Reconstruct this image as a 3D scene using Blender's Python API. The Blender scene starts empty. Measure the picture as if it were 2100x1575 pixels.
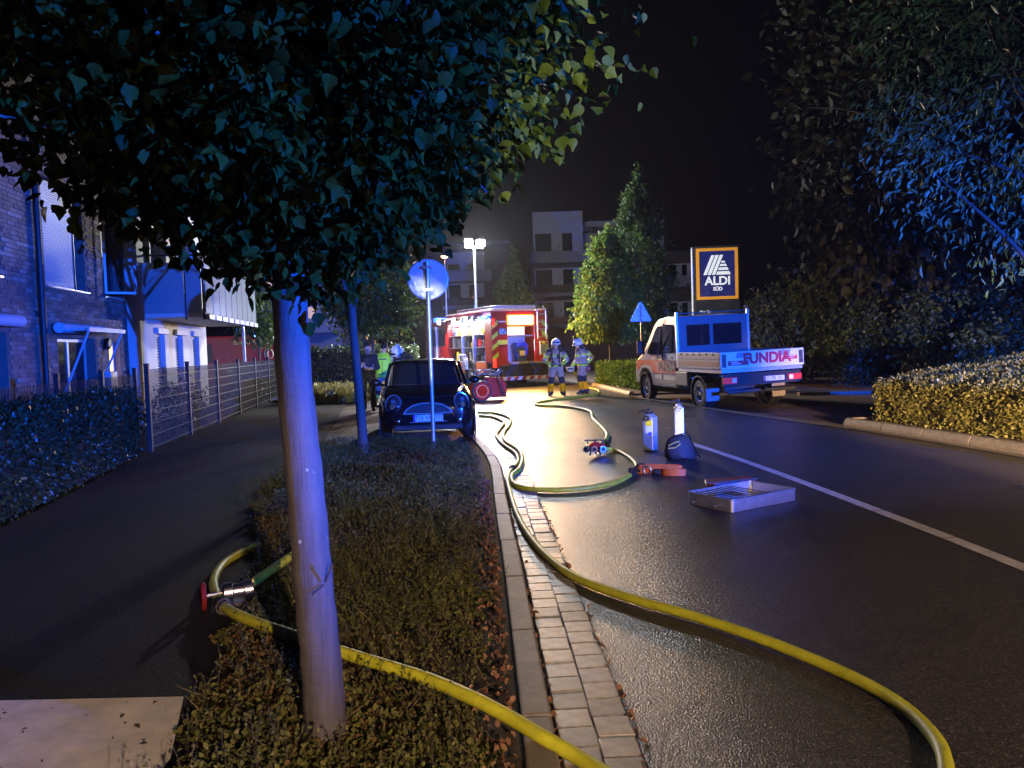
import bpy, math, random
import numpy as np
from mathutils import Vector, Matrix, Euler

random.seed(7); rng = np.random.default_rng(7)
S = bpy.context.scene; C = S.collection
PI = math.pi
rad = math.radians

# ------------------------------------------------------------------ camera
CAM_H = 1.6; FPX = 1586.0
PITCH = rad(2.72); ROLL = rad(-1.8)
cd = bpy.data.cameras.new('camera'); cam = bpy.data.objects.new('camera', cd); C.objects.link(cam)
cd.sensor_width = 36; cd.lens = FPX/2100*36; cd.clip_end = 600; cd.clip_start = 0.05
RC = Matrix.Rotation(PI/2-PITCH, 3, 'X') @ Matrix.Rotation(ROLL, 3, 'Z')
cam.matrix_world = Matrix.Translation((0, 0, CAM_H)) @ RC.to_4x4()
S.camera = cam

# ------------------------------------------------------------------ world: night sky
w = bpy.data.worlds.new('World'); S.world = w; w.use_nodes = True
nt = w.node_tree; bg = nt.nodes['Background']
bg.inputs['Color'].default_value = (0.30, 0.22, 0.45, 1); bg.inputs['Strength'].default_value = 0.003

S.view_settings.view_transform = 'Standard'; S.view_settings.look = 'None'
S.view_settings.exposure = 0; S.view_settings.gamma = 1; S.view_settings.use_curve_mapping = False
S.render.engine = 'CYCLES'
S.cycles.use_denoising = True
try: S.cycles.denoiser = 'OPENIMAGEDENOISE'
except Exception: pass
S.cycles.max_bounces = 5; S.cycles.diffuse_bounces = 2; S.cycles.glossy_bounces = 3
S.cycles.transmission_bounces = 4; S.cycles.transparent_max_bounces = 12
S.cycles.sample_clamp_indirect = 4; S.cycles.caustics_reflective = False; S.cycles.caustics_refractive = False
S.cycles.use_light_tree = True
S.cycles.use_adaptive_sampling = True; S.cycles.adaptive_threshold = .035; S.cycles.volume_bounces = 0

# ------------------------------------------------------------------ helpers
def G(px, py, z=0.0):
    "ground point seen at a pixel of the photograph"
    d = RC @ Vector(((px-1050)/FPX, -(py-787.5)/FPX, -1)); t = (z-CAM_H)/d.z
    return Vector((d.x*t, d.y*t, z))

def lamp(name, kind, loc, energy, color, parent=None, size=.1, target=None, spot=None, blend=.5, sy=None, spread=None):
    l = bpy.data.lights.new(name, kind); o = bpy.data.objects.new(name, l); C.objects.link(o)
    l.energy = energy; l.color = color
    if kind == 'AREA':
        l.size = size
        if sy: l.shape = 'RECTANGLE'; l.size_y = sy
        if spread: l.spread = spread
    else: l.shadow_soft_size = size
    if kind == 'SPOT': l.spot_size = spot; l.spot_blend = blend
    o.location = loc
    if target is not None:
        o.rotation_euler = (Vector(target)-Vector(loc)).to_track_quat('-Z', 'Y').to_euler()
    if parent: o.parent = parent
    return o

MATS = {}
def M(name, col, rough=.6, metal=0., emit=None, es=0., var=0., vs=8., bump=0., bs=60., coat=0., island=0., trans=0., spec=.5, tl=None):
    if name in MATS: return MATS[name]
    m = bpy.data.materials.new(name); m.use_nodes = True; MATS[name] = m
    n = m.node_tree.nodes; L = m.node_tree.links; p = n['Principled BSDF']
    c4 = (*col, 1); p.inputs['Base Color'].default_value = c4
    p.inputs['Roughness'].default_value = rough; p.inputs['Metallic'].default_value = metal
    p.inputs['Specular IOR Level'].default_value = spec
    if coat: p.inputs['Coat Weight'].default_value = coat; p.inputs['Coat Roughness'].default_value = .08
    if trans: p.inputs['Transmission Weight'].default_value = trans
    if emit: p.inputs['Emission Color'].default_value = (*emit, 1); p.inputs['Emission Strength'].default_value = es
    src = None
    if var or island:
        mix = n.new('ShaderNodeMix'); mix.data_type = 'RGBA'
        k = max(var, island)
        mix.inputs['A'].default_value = (*[c*(1-k) for c in col], 1)
        mix.inputs['B'].default_value = (*[min(1, c*(1+k)) for c in col], 1)
        if tl: mix.inputs['B'].default_value = (*tl, 1)
        if island:
            g = n.new('ShaderNodeNewGeometry'); L.new(g.outputs['Random Per Island'], mix.inputs['Factor'])
        else:
            tc = n.new('ShaderNodeTexCoord'); nz = n.new('ShaderNodeTexNoise'); nz.inputs['Scale'].default_value = vs
            nz.inputs['Detail'].default_value = 6; nz.inputs['Roughness'].default_value = .65
            cr = n.new('ShaderNodeMapRange'); cr.inputs[1].default_value = .3; cr.inputs[2].default_value = .7
            L.new(tc.outputs['Object'], nz.inputs['Vector']); L.new(nz.outputs['Fac'], cr.inputs[0]); L.new(cr.outputs[0], mix.inputs['Factor'])
        L.new(mix.outputs['Result'], p.inputs['Base Color']); src = mix
    if bump:
        tc = n.new('ShaderNodeTexCoord'); nz = n.new('ShaderNodeTexNoise'); nz.inputs['Scale'].default_value = bs; nz.inputs['Detail'].default_value = 4
        b = n.new('ShaderNodeBump'); b.inputs['Strength'].default_value = bump; b.inputs['Distance'].default_value = .01
        L.new(tc.outputs['Object'], nz.inputs['Vector']); L.new(nz.outputs['Fac'], b.inputs['Height']); L.new(b.outputs[0], p.inputs['Normal'])
    return m

def leafmat(name, c0, c1, tr=.35, rough=.45, spec=.4):
    if name in MATS: return MATS[name]
    m = M(name, c0, rough, island=.01, tl=c1, spec=spec)
    n = m.node_tree.nodes; L = m.node_tree.links
    out = n['Material Output']; p = n['Principled BSDF']
    t = n.new('ShaderNodeBsdfTranslucent'); mx = n.new('ShaderNodeMixShader'); mx.inputs[0].default_value = tr
    mix = [x for x in n if x.bl_idname == 'ShaderNodeMix'][0]
    L.new(mix.outputs['Result'], t.inputs['Color'])
    L.new(p.outputs[0], mx.inputs[1]); L.new(t.outputs[0], mx.inputs[2]); L.new(mx.outputs[0], out.inputs[0])
    return m

def tag(o, label=None, cat=None, group=None, kind=None):
    if label: o['label'] = label
    if cat: o['category'] = cat
    if group: o['group'] = group
    if kind: o['kind'] = kind
    return o

def empty(name, loc=(0, 0, 0), rz=0., label=None, cat=None, group=None, rx=0., ry=0.):
    o = bpy.data.objects.new(name, None); C.objects.link(o); o.location = loc; o.rotation_euler = (rx, ry, rz)
    return tag(o, label, cat, group)

def link(name, me, parent=None, loc=None, rot=None):
    o = bpy.data.objects.new(name, me); C.objects.link(o)
    if parent: o.parent = parent
    if loc is not None: o.location = loc
    if rot is not None: o.rotation_euler = rot
    return o

def copy_tree(o, parent=None):
    c = o.copy(); C.objects.link(c); c.parent = parent
    for ch in list(o.children): copy_tree(ch, c)
    return c

class MB:
    def __init__(s): s.v = []; s.f = []; s.m = []
    def add(s, vs, fs, mat=0):
        b = len(s.v); s.v += [tuple(v) for v in vs]
        for f in fs: s.f.append([i+b for i in f]); s.m.append(mat)
        return s
    def box(s, x0, x1, y0, y1, z0, z1, mat=0, mx=None):
        vs = [(x, y, z) for z in (z0, z1) for y in (y0, y1) for x in (x0, x1)]
        if mx: vs = [mx @ Vector(v) for v in vs]
        return s.add(vs, [(0, 2, 3, 1), (4, 5, 7, 6), (0, 1, 5, 4), (2, 6, 7, 3), (0, 4, 6, 2), (1, 3, 7, 5)], mat)
    def obox(s, c, sz, rz=0, mat=0, rx=0, ry=0):
        mx = Matrix.Translation(c) @ Euler((rx, ry, rz)).to_matrix().to_4x4()
        a, b, d = sz[0]/2, sz[1]/2, sz[2]/2
        return s.box(-a, a, -b, b, -d, d, mat, mx)
    def tube(s, pts, r, n=8, mat=0, rs=None, cap=True, flat=1.0):
        pts = [Vector(p) for p in pts]; N = len(pts); base = len(s.v); up = Vector((0, 0, 1)); prev = None
        for i, p in enumerate(pts):
            t = (pts[min(i+1, N-1)]-pts[max(i-1, 0)])
            if t.length < 1e-9: t = Vector((0, 0, 1))
            t.normalize()
            if prev is None:
                a = t.cross(up)
                if a.length < 1e-3: a = t.cross(Vector((1, 0, 0)))
            else: a = prev - t*prev.dot(t)
            a.normalize(); b = a.cross(t); prev = a
            rr = rs[i] if rs else r
            for k in range(n):
                an = 2*PI*k/n; s.v.append(tuple(p + a*math.cos(an)*rr + b*math.sin(an)*rr*flat))
        for i in range(N-1):
            for k in range(n):
                k2 = (k+1) % n
                s.f.append([base+i*n+k, base+i*n+k2, base+(i+1)*n+k2, base+(i+1)*n+k]); s.m.append(mat)
        if cap:
            s.f.append([base+k for k in range(n)][::-1]); s.m.append(mat)
            s.f.append([base+(N-1)*n+k for k in range(n)]); s.m.append(mat)
        return s
    def cyl(s, p0, p1, r0, r1=None, n=14, mat=0): return s.tube([p0, p1], r0, n, mat, rs=[r0, r0 if r1 is None else r1])
    def prism(s, poly, axis, a0, a1, mat=0, mx=None):
        "poly of 2D points in the plane across axis, extruded from a0 to a1"
        def P(u, v, a): return {'x': (a, u, v), 'y': (u, a, v), 'z': (u, v, a)}[axis]
        n = len(poly); vs = [P(u, v, a0) for u, v in poly]+[P(u, v, a1) for u, v in poly]
        if mx: vs = [mx @ Vector(v) for v in vs]
        fs = [list(range(n))[::-1], list(range(n, 2*n))]+[[i, (i+1) % n, n+(i+1) % n, n+i] for i in range(n)]
        return s.add(vs, fs, mat)
    def lathe(s, prof, c=(0, 0, 0), axis='z', n=20, mat=0, mx=None):
        c = Vector(c); base = len(s.v)
        for (r, h) in prof:
            for k in range(n):
                a = 2*PI*k/n; u, v = r*math.cos(a), r*math.sin(a)
                q = Vector({'z': (u, v, h), 'x': (h, u, v), 'y': (u, h, v)}[axis])
                q = (mx @ q) if mx else q+c
                s.v.append(tuple(q))
        for i in range(len(prof)-1):
            for k in range(n):
                k2 = (k+1) % n; s.f.append([base+i*n+k, base+i*n+k2, base+(i+1)*n+k2, base+(i+1)*n+k]); s.m.append(mat)
        if abs(prof[0][0]-prof[-1][0]) < 1e-6 and prof[0][0] > .01:
            e0, e1 = base, base+(len(prof)-1)*n
            for k in range(n): k2 = (k+1) % n; s.f.append([e1+k, e1+k2, e0+k2, e0+k]); s.m.append(mat)
            return s
        for e in (0, len(prof)-1):
            if prof[e][0] > 1e-4: s.f.append([base+e*n+k for k in range(n)]); s.m.append(mat)
        return s
    def ell(s, c, r, nu=12, nv=8, mat=0, mx=None):
        prof = [(max(1e-5, math.sin(PI*i/nv)), -math.cos(PI*i/nv)) for i in range(nv+1)]
        T = (mx or Matrix.Identity(4)) @ Matrix.Translation(c) @ Matrix.Diagonal((*r, 1))
        return s.lathe(prof, axis='z', n=nu, mat=mat, mx=T)
    def loft(s, secs, mat=0, cap=True):
        base = len(s.v); n = len(secs[0])
        for q in secs: s.v += [tuple(p) for p in q]
        for i in range(len(secs)-1):
            for k in range(n):
                k2 = (k+1) % n; s.f.append([base+i*n+k, base+i*n+k2, base+(i+1)*n+k2, base+(i+1)*n+k]); s.m.append(mat)
        if cap:
            s.f.append([base+k for k in range(n)][::-1]); s.m.append(mat)
            s.f.append([base+(len(secs)-1)*n+k for k in range(n)]); s.m.append(mat)
        return s
    def mesh(s, name, mats, smooth=False):
        me = bpy.data.meshes.new(name); me.from_pydata(s.v, [], s.f); me.update()
        for m in (mats if isinstance(mats, (list, tuple)) else [mats]): me.materials.append(m)
        me.polygons.foreach_set('material_index', s.m)
        if smooth: me.polygons.foreach_set('use_smooth', [True]*len(s.f))
        import bmesh
        bm = bmesh.new(); bm.from_mesh(me); bmesh.ops.recalc_face_normals(bm, faces=bm.faces[:]); bm.to_mesh(me); bm.free()
        return me
    def build(s, name, mats, parent=None, smooth=False, loc=None, rot=None, bevel=0, seg=2):
        o = link(name, s.mesh(name, mats, smooth), parent, loc, rot)
        if smooth:
            try: o.data.set_sharp_from_angle(angle=rad(42))
            except Exception: pass
        if bevel:
            b = o.modifiers.new('bevel', 'BEVEL'); b.width = bevel; b.segments = seg; b.limit_method = 'ANGLE'
        return o

def text(body, size, mat, parent, loc, rot, name='lettering', ext=.003, align='CENTER', sx=1.0, bold=0.):
    cu = bpy.data.curves.new(name, 'FONT'); cu.body = body; cu.size = size; cu.align_x = align; cu.align_y = 'CENTER'
    cu.extrude = ext; cu.offset = bold; cu.materials.append(mat)
    o = bpy.data.objects.new(name, cu); C.objects.link(o)
    me = bpy.data.meshes.new_from_object(o.evaluated_get(bpy.context.evaluated_depsgraph_get())); bpy.data.objects.remove(o)
    o = link(name, me, parent, loc, rot); o.scale = (sx, 1, 1)
    return o

def sheet(name, poly, z, mat, kind='structure', parent=None, label=None):
    m = MB(); m.add([(p[0], p[1], z) for p in poly], [list(range(len(poly)))])
    o = m.build(name, mat, parent); o['kind'] = kind
    if label: o['label'] = label
    return o

def smooth_path(pts, n=10):
    "Catmull-Rom through points"
    P = [Vector(p) for p in pts]; P = [P[0]*2-P[1]]+P+[P[-1]*2-P[-2]]; out = []
    for i in range(1, len(P)-2):
        a, b, c, d = P[i-1:i+3]
        for k in range(n):
            t = k/n; out.append(.5*((2*b)+(c-a)*t+(2*a-5*b+4*c-d)*t*t+(3*b-a-3*c+d)*t**3))
    out.append(P[-2]); return out

def strip(name, L, R, z, mat, label=None):
    n = len(L); m = MB()
    m.add([(p[0], p[1], z) for p in L]+[(p[0], p[1], z) for p in R], [(i, i+1, n+i+1, n+i) for i in range(n-1)])
    o = m.build(name, mat); o['kind'] = 'structure'
    if label: o['label'] = label
    return o

# leaf scatter --------------------------------------------------------------
def tmpl(kind):
    if kind == 'diamond':
        v = [(0, 0, 0), (.5, .45, .08), (0, 1, 0), (-.5, .45, .08)]; f = [(0, 1, 2), (0, 2, 3)]
    elif kind == 'lance':
        v = [(0, 0, 0), (.16, .35, .04), (.13, .7, .02), (0, 1, -.12), (-.13, .7, .02), (-.16, .35, .04)]; f = [(0, 1, 2), (0, 2, 3), (0, 3, 4), (0, 4, 5)]
    elif kind == 'oval':
        v = [(0, 0, 0), (.3, .25, .06), (.34, .6, .06), (0, 1, -.05), (-.34, .6, .06), (-.3, .25, .06)]; f = [(0, 1, 2), (0, 2, 3), (0, 3, 4), (0, 4, 5)]
    else:  # lobed leaf of a maple-like street tree
        half = [(.16, .03, .0), (.36, .13, .03), (.43, .30, .04), (.46, .46, .02), (.30, .62, .04), (.15, .84, .0)]
        v = [(0, 0, 0)]+half+[(0, 1, -.1)]+[(-x, y, z) for x, y, z in half[::-1]]+[(0, .4, -.01)]
        k = len(v)-1; f = [(k, i, i+1) for i in range(0, k-1)]+[(k, k-1, 0)]
    return np.array(v, float), np.array(f, int)

def rotmats(n, droop=0., out=None, jit=1.):
    "random frames; y axis = leaf direction"
    d = rng.normal(size=(n, 3))*jit
    if out is not None: d += out
    d[:, 2] -= droop
    d /= np.linalg.norm(d, axis=1)[:, None]+1e-9
    u = rng.normal(size=(n, 3))*.6+np.array([0, 0, 1.0])
    x = np.cross(d, u); x /= np.linalg.norm(x, axis=1)[:, None]+1e-9
    z = np.cross(x, d)
    return np.stack([x, d, z], axis=2)

def fast_mesh(name, V, F, mat):
    me = bpy.data.meshes.new(name); nf, k = F.shape
    me.vertices.add(len(V)); me.vertices.foreach_set('co', V.astype(np.float32).ravel())
    me.loops.add(nf*k); me.loops.foreach_set('vertex_index', F.astype(np.int32).ravel())
    me.polygons.add(nf); me.polygons.foreach_set('loop_start', np.arange(0, nf*k, k, dtype=np.int32))
    try: me.polygons.foreach_set('loop_total', np.full(nf, k, dtype=np.int32))
    except Exception: pass
    me.update(calc_edges=True); me.materials.append(mat); return me

def leaf_mesh(name, pos, R, size, kind, mat):
    tv, tf = tmpl(kind); n = len(pos); k = len(tv)
    T_ = np.repeat(tv[None], n, 0); T_[:, :, 0] *= (.7+.5*rng.random(n))[:, None]
    bend = (rng.normal(size=n)*.35)[:, None]; T_[:, :, 2] += bend*(T_[:, :, 1]**2)+(rng.random(n)*.5)[:, None]*np.abs(T_[:, :, 0])
    V = np.einsum('nij,nkj->nki', R, T_)*size[:, None, None]+pos[:, None, :]
    F = (tf[None]+(np.arange(n)*k)[:, None, None]).reshape(-1, 3)
    return fast_mesh(name, V.reshape(-1, 3), F, mat)

def cluster_points(n, c, r, ncl, sd, hollow=.55, zmin=None, flatbottom=0.):
    "points in clumps spread through an ellipsoid shell"
    d = rng.normal(size=(ncl, 3)); d /= np.linalg.norm(d, axis=1)[:, None]
    rr = hollow+(1-hollow)*rng.random(ncl)**.6
    cl = d*rr[:, None]*np.array(r)+np.array(c)
    idx = rng.integers(0, ncl, n); p = cl[idx]+rng.normal(size=(n, 3))*sd*(.6+.8*rng.random((ncl, 1)))[idx]
    if zmin is not None: p = p[p[:, 2] > zmin]
    return p, cl

def box_leaf_points(n, x0, x1, y0, y1, z0, z1, top=.45):
    "points on the front, side and top skin of a clipped hedge"
    a = rng.random(n); p = np.empty((n, 3)); dep = np.abs(rng.normal(size=n))*.05
    X = rng.uniform(x0, x1, n); Y = rng.uniform(y0, y1, n); Z = rng.uniform(z0, z1, n)
    lx, ly, lz = x1-x0, y1-y0, z1-z0
    wts = np.array([lx*ly, lx*lz, lx*lz, ly*lz, ly*lz]); wts = np.cumsum(wts/wts.sum())
    f = np.searchsorted(wts, a); f = np.minimum(f, 4)
    p[:, 0] = np.where(f == 3, x0+dep, np.where(f == 4, x1-dep, X))
    p[:, 1] = np.where(f == 1, y0+dep, np.where(f == 2, y1-dep, Y))
    p[:, 2] = np.where(f == 0, z1-dep+.03*np.sin(X*5+Y*3), Z)
    return p

# ------------------------------------------------------------------ materials
def asphalt(name, base, wet):
    m = bpy.data.materials.new(name); m.use_nodes = True; n = m.node_tree.nodes; L = m.node_tree.links; p = n['Principled BSDF']
    tc = n.new('ShaderNodeTexCoord')
    def noise(s, d=5, r=.6):
        q = n.new('ShaderNodeTexNoise'); q.inputs['Scale'].default_value = s; q.inputs['Detail'].default_value = d; q.inputs['Roughness'].default_value = r
        L.new(tc.outputs['Object'], q.inputs['Vector']); return q
    big = noise(.45, 2); fine = noise(160, 3, .7); mid = noise(30, 4)
    vo = n.new('ShaderNodeTexVoronoi'); vo.inputs['Scale'].default_value = 120; L.new(tc.outputs['Object'], vo.inputs['Vector'])
    cm = n.new('ShaderNodeMix'); cm.data_type = 'RGBA'; cm.inputs['A'].default_value = (*[c*.55 for c in base], 1); cm.inputs['B'].default_value = (*[c*1.5 for c in base], 1)
    mul = n.new('ShaderNodeMath'); mul.operation = 'MULTIPLY_ADD'; mul.inputs[1].default_value = .6; L.new(fine.outputs['Fac'], mul.inputs[0])
    m2 = n.new('ShaderNodeMath'); m2.operation = 'MULTIPLY'; m2.inputs[1].default_value = .4; L.new(big.outputs['Fac'], m2.inputs[0]); L.new(m2.outputs[0], mul.inputs[2])
    L.new(mul.outputs[0], cm.inputs['Factor'])
    sp = n.new('ShaderNodeSeparateColor'); L.new(vo.outputs['Color'], sp.inputs[0]); pw = n.new('ShaderNodeMath'); pw.operation = 'POWER'; pw.inputs[1].default_value = 5; L.new(sp.outputs[0], pw.inputs[0])
    cm2 = n.new('ShaderNodeMix'); cm2.data_type = 'RGBA'; cm2.inputs['B'].default_value = (*[c*5 for c in base], 1); L.new(pw.outputs[0], cm2.inputs['Factor']); L.new(cm.outputs['Result'], cm2.inputs['A'])
    L.new(cm2.outputs['Result'], p.inputs['Base Color'])
    mr = n.new('ShaderNodeMapRange'); mr.inputs[1].default_value = .2; mr.inputs[2].default_value = .8; mr.inputs[3].default_value = wet[0]; mr.inputs[4].default_value = wet[1]
    L.new(big.outputs['Fac'], mr.inputs[0]); L.new(mr.outputs[0], p.inputs['Roughness'])
    p.inputs['Specular IOR Level'].default_value = wet[2]
    b = n.new('ShaderNodeBump'); b.inputs['Strength'].default_value = wet[3]; b.inputs['Distance'].default_value = .006
    L.new(vo.outputs['Distance'], b.inputs['Height'])
    b2 = n.new('ShaderNodeBump'); b2.inputs['Strength'].default_value = .08; b2.inputs['Distance'].default_value = .01
    L.new(mid.outputs['Fac'], b2.inputs['Height']); L.new(b.outputs[0], b2.inputs['Normal']); L.new(b2.outputs[0], p.inputs['Normal'])
    MATS[name] = m; return m

m_road = asphalt('wet_asphalt', (.028, .026, .025), (.25, .42, .55, .7))
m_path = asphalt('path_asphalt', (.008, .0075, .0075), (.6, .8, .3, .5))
m_soil = M('soil', (.035, .026, .018), .9, var=.5, vs=5, bump=.6, bs=30)
m_kerb = M('kerb_concrete', (.17, .145, .125), .62, var=.3, vs=9, bump=.3, bs=120)
m_sett = M('gutter_stone', (.27, .255, .24), .42, var=.3, vs=14, bump=.35, bs=150)
m_sett2 = M('gutter_stone_dark', (.20, .185, .17), .46, var=.3, vs=14, bump=.35, bs=150)
m_slab = M('pale_slab', (.58, .53, .50), .7, var=.22, vs=6, bump=.2, bs=90)
m_paint = M('road_paint', (.62, .58, .56), .5, var=.25, vs=12)
m_pave = M('brown_paving', (.16, .12, .105), .6, var=.35, vs=3, bump=.35, bs=60)
m_bark = M('bark', (.135, .128, .13), .8, var=.35, vs=22, bump=.5, bs=45)
def bark_mat():
    m = M('bark_smooth', (.13, .122, .124), .75); n = m.node_tree.nodes; L = m.node_tree.links; p = n['Principled BSDF']
    tc = n.new('ShaderNodeTexCoord'); mp = n.new('ShaderNodeMapping'); mp.inputs['Scale'].default_value = (26, 26, 3.2); L.new(tc.outputs['Object'], mp.inputs['Vector'])
    a = n.new('ShaderNodeTexNoise'); a.inputs['Scale'].default_value = 1; a.inputs['Detail'].default_value = 8; a.inputs['Roughness'].default_value = .7; L.new(mp.outputs[0], a.inputs['Vector'])
    mp2 = n.new('ShaderNodeMapping'); mp2.inputs['Scale'].default_value = (5, 5, 40); L.new(tc.outputs['Object'], mp2.inputs['Vector'])
    r = n.new('ShaderNodeTexNoise'); r.inputs['Scale'].default_value = 1; r.inputs['Detail'].default_value = 3; L.new(mp2.outputs[0], r.inputs['Vector'])
    v = n.new('ShaderNodeTexVoronoi'); v.inputs['Scale'].default_value = 16; L.new(tc.outputs['Object'], v.inputs['Vector'])
    lt = n.new('ShaderNodeMath'); lt.operation = 'LESS_THAN'; lt.inputs[1].default_value = .13; L.new(v.outputs['Distance'], lt.inputs[0])
    cr = n.new('ShaderNodeValToRGB'); cr.color_ramp.elements[0].position = .3; cr.color_ramp.elements[0].color = (.042, .039, .041, 1); cr.color_ramp.elements[1].position = .7; cr.color_ramp.elements[1].color = (.088, .082, .086, 1)
    L.new(a.outputs['Fac'], cr.inputs[0])
    mx = n.new('ShaderNodeMix'); mx.data_type = 'RGBA'; mx.inputs['B'].default_value = (.26, .26, .25, 1); L.new(lt.outputs[0], mx.inputs['Factor']); L.new(cr.outputs[0], mx.inputs['A'])
    big = n.new('ShaderNodeTexNoise'); big.inputs['Scale'].default_value = 4; L.new(tc.outputs['Object'], big.inputs['Vector'])
    gt = n.new('ShaderNodeMath'); gt.operation = 'GREATER_THAN'; gt.inputs[1].default_value = .56; L.new(big.outputs['Fac'], gt.inputs[0])
    mu = n.new('ShaderNodeMath'); mu.operation = 'MULTIPLY'; L.new(lt.outputs[0], mu.inputs[0]); L.new(gt.outputs[0], mu.inputs[1]); L.new(mu.outputs[0], mx.inputs['Factor'])
    L.new(mx.outputs['Result'], p.inputs['Base Color'])
    ad = n.new('ShaderNodeMath'); ad.operation = 'MULTIPLY_ADD'; ad.inputs[1].default_value = .5; L.new(r.outputs['Fac'], ad.inputs[0]); L.new(a.outputs['Fac'], ad.inputs[2])
    b = n.new('ShaderNodeBump'); b.inputs['Strength'].default_value = .7; b.inputs['Distance'].default_value = .012; L.new(ad.outputs[0], b.inputs['Height']); L.new(b.outputs[0], p.inputs['Normal'])
    return m
m_bark = bark_mat()
m_bark_d = M('bark_dark', (.05, .043, .038), .85, var=.4, vs=20, bump=.5, bs=50)
m_hose = M('hose_yellow', (.46, .48, .03), .48, var=.22, vs=11, bump=.15, bs=320)
m_hose_g = M('hose_green', (.30, .38, .06), .5, var=.22, vs=11, bump=.15, bs=320)
m_black = M('black_rubber', (.014, .014, .015), .55)
m_steel = M('steel', (.55, .55, .56), .32, 1., var=.15, vs=20)
m_galv = M('galvanised', (.42, .43, .45), .5, .7, var=.15, vs=10)
m_alu = M('aluminium', (.72, .72, .74), .36, .9, var=.15, vs=8)
m_red = M('engine_red', (.42, .018, .016), .28, coat=.6)
m_redp = M('red_paint', (.50, .025, .015), .5, spec=.2)
m_white = M('white_paint', (.72, .72, .70), .4)
m_glass = M('dark_glass', (.012, .014, .018), .06, spec=.8)
m_dkgrey = M('dark_grey', (.05, .05, .055), .5)
m_grey = M('mid_grey', (.24, .24, .25), .5)
m_lime = M('reflex_lime', (.55, .72, .06), .45)
m_limevest = M('vest_lime', (.40, .85, .05), .6, emit=None)
m_orange = M('orange_web', (.72, .16, .035), .6, var=.2, vs=18)
m_blackcar = M('car_black', (.005, .005, .008), .22, coat=.35, spec=.35)
m_chrome = M('chrome', (.8, .8, .82), .12, 1.)
m_platew = M('plate_white', (.75, .74, .72), .45)
m_ink = M('ink', (.012, .012, .014), .6)
m_fence = M('fence_anthracite', (.022, .024, .028), .5)
m_skin = M('skin', (.52, .33, .25), .55)

# ================================================================== SETTING
ground = sheet('ground', [(-160, -60), (160, -60), (160, 220), (-160, 220)], -.12, m_soil)

GR = [(.62, -7), (.55, -2), (.5, 1.5), (.46, 3.12), (.36, 5.57), (.30, 6.72), (.23, 8.28), (.12, 10.5), (-.12, 12.5), (-.45, 14.4), (-1.05, 18), (-2.05, 23), (-3.75, 30), (-6.2, 38), (-9.5, 47), (-14, 58)]
RE = [(7.5, -7), (7.3, -2), (7.15, 1.5), (7.0, 4), (6.75, 7), (6.42, 9.7), (5.9, 12.9), (5.35, 14.8), (4.85, 16.8), (4.5, 18.5), (3.95, 21), (3.45, 23.7), (3.0, 29), (1.9, 38), (-1, 47), (-5, 58)]
gr = smooth_path([(x, y, 0) for x, y in GR], 8); re_ = smooth_path([(x, y, 0) for x, y in RE], 8)
def x_on(path, y):
    for a, b in zip(path, path[1:]):
        if a.y <= y <= b.y: return a.x+(b.x-a.x)*(y-a.y)/(b.y-a.y)
    return path[-1].x
def sample(path, s0, s1):
    ys = np.linspace(s0, s1, 120); return [Vector((x_on(path, y), y, 0)) for y in ys]
def off(path, d):
    out = []
    for i, p in enumerate(path):
        t = path[min(i+1, len(path)-1)]-path[max(i-1, 0)]; t.normalize(); out.append(Vector((p.x+t.y*d, p.y-t.x*d, 0)))
    return out
Lr = sample(gr, -7, 58); Rr = sample(re_, -7, 58)
strip('road', Lr, Rr, 0, m_road)
strip('gutter_bed', off(Lr, -.48), off(Lr, .012), -.02, m_soil)
# left bed edge (path side)
BL = [(-1.15, -7), (-1.2, 1), (-1.32, 3), (-1.5, 3.9), (-2.0, 6), (-2.65, 8), (-3.0, 9.5), (-3.2, 11.4), (-3.3, 13.4)]
bl = smooth_path([(x, y, 0) for x, y in BL], 6)
FE = [(-4.0, -7), (-4.2, 2), (-4.92, 7.3), (-6.13, 13), (-6.9, 18), (-8.67, 28.85), (-10.5, 38)]
fe = smooth_path([(x, y, 0) for x, y in FE], 6)
strip('soil_bed', sample(bl, -7, 13.4), sample(off(gr, -.47), -7, 13.2), .02, m_soil)
pathL = sample(fe, -7, 37); pathR = [Vector((x_on(bl, p.y) if p.y < 13.4 else -3.35-.17*(p.y-13.4), p.y, 0)) for p in pathL]
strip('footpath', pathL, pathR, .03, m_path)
strip('parking_bay', [Vector((-3.35-.17*(y-13.4), y, 0)) for y in np.linspace(13.4, 21.5, 20)], [Vector((x_on(gr, y)-.47, y, 0)) for y in np.linspace(13.4, 21.5, 20)], .012, m_pave)
strip('verge', [Vector((-3.35-.17*(y-13.4), y, 0)) for y in np.linspace(21.6, 37, 20)], [Vector((x_on(gr, y)-.47, y, 0)) for y in np.linspace(21.6, 37, 20)], .01, m_soil)

# pale slab in the near left corner
sl = sheet('paving_slab', [(-4.3, .4), (-1.25, .4), (-1.38, 2.95), (-1.56, 3.5), (-2.45, 3.52), (-4.2, 3.42)], .038, m_slab)
for i in range(46):
    x = random.uniform(-3.3, -1.5); y = random.uniform(1.6, 3.4)
leafbits = MB()
for i in range(70):
    x = random.uniform(-2.9, -1.5); y = random.uniform(2.3, 3.48); a = random.uniform(0, 6.3); s = random.uniform(.006, .02) if i > 8 else random.uniform(.02, .035)
    ca, sa = math.cos(a), math.sin(a)
    leafbits.add([(x+ca*s, y+sa*s, .041), (x-sa*s*.4, y+ca*s*.4, .046), (x-ca*s, y-sa*s, .041), (x+sa*s*.4, y-ca*s*.4, .045)], [(0, 1, 2, 3)])
lb = leafbits.build('leaf_litter', M('litter', (.05, .03, .02), .8)); tag(lb, 'small dark dead leaf bits strewn over the pale slab', 'leaf litter', kind='stuff')

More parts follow.
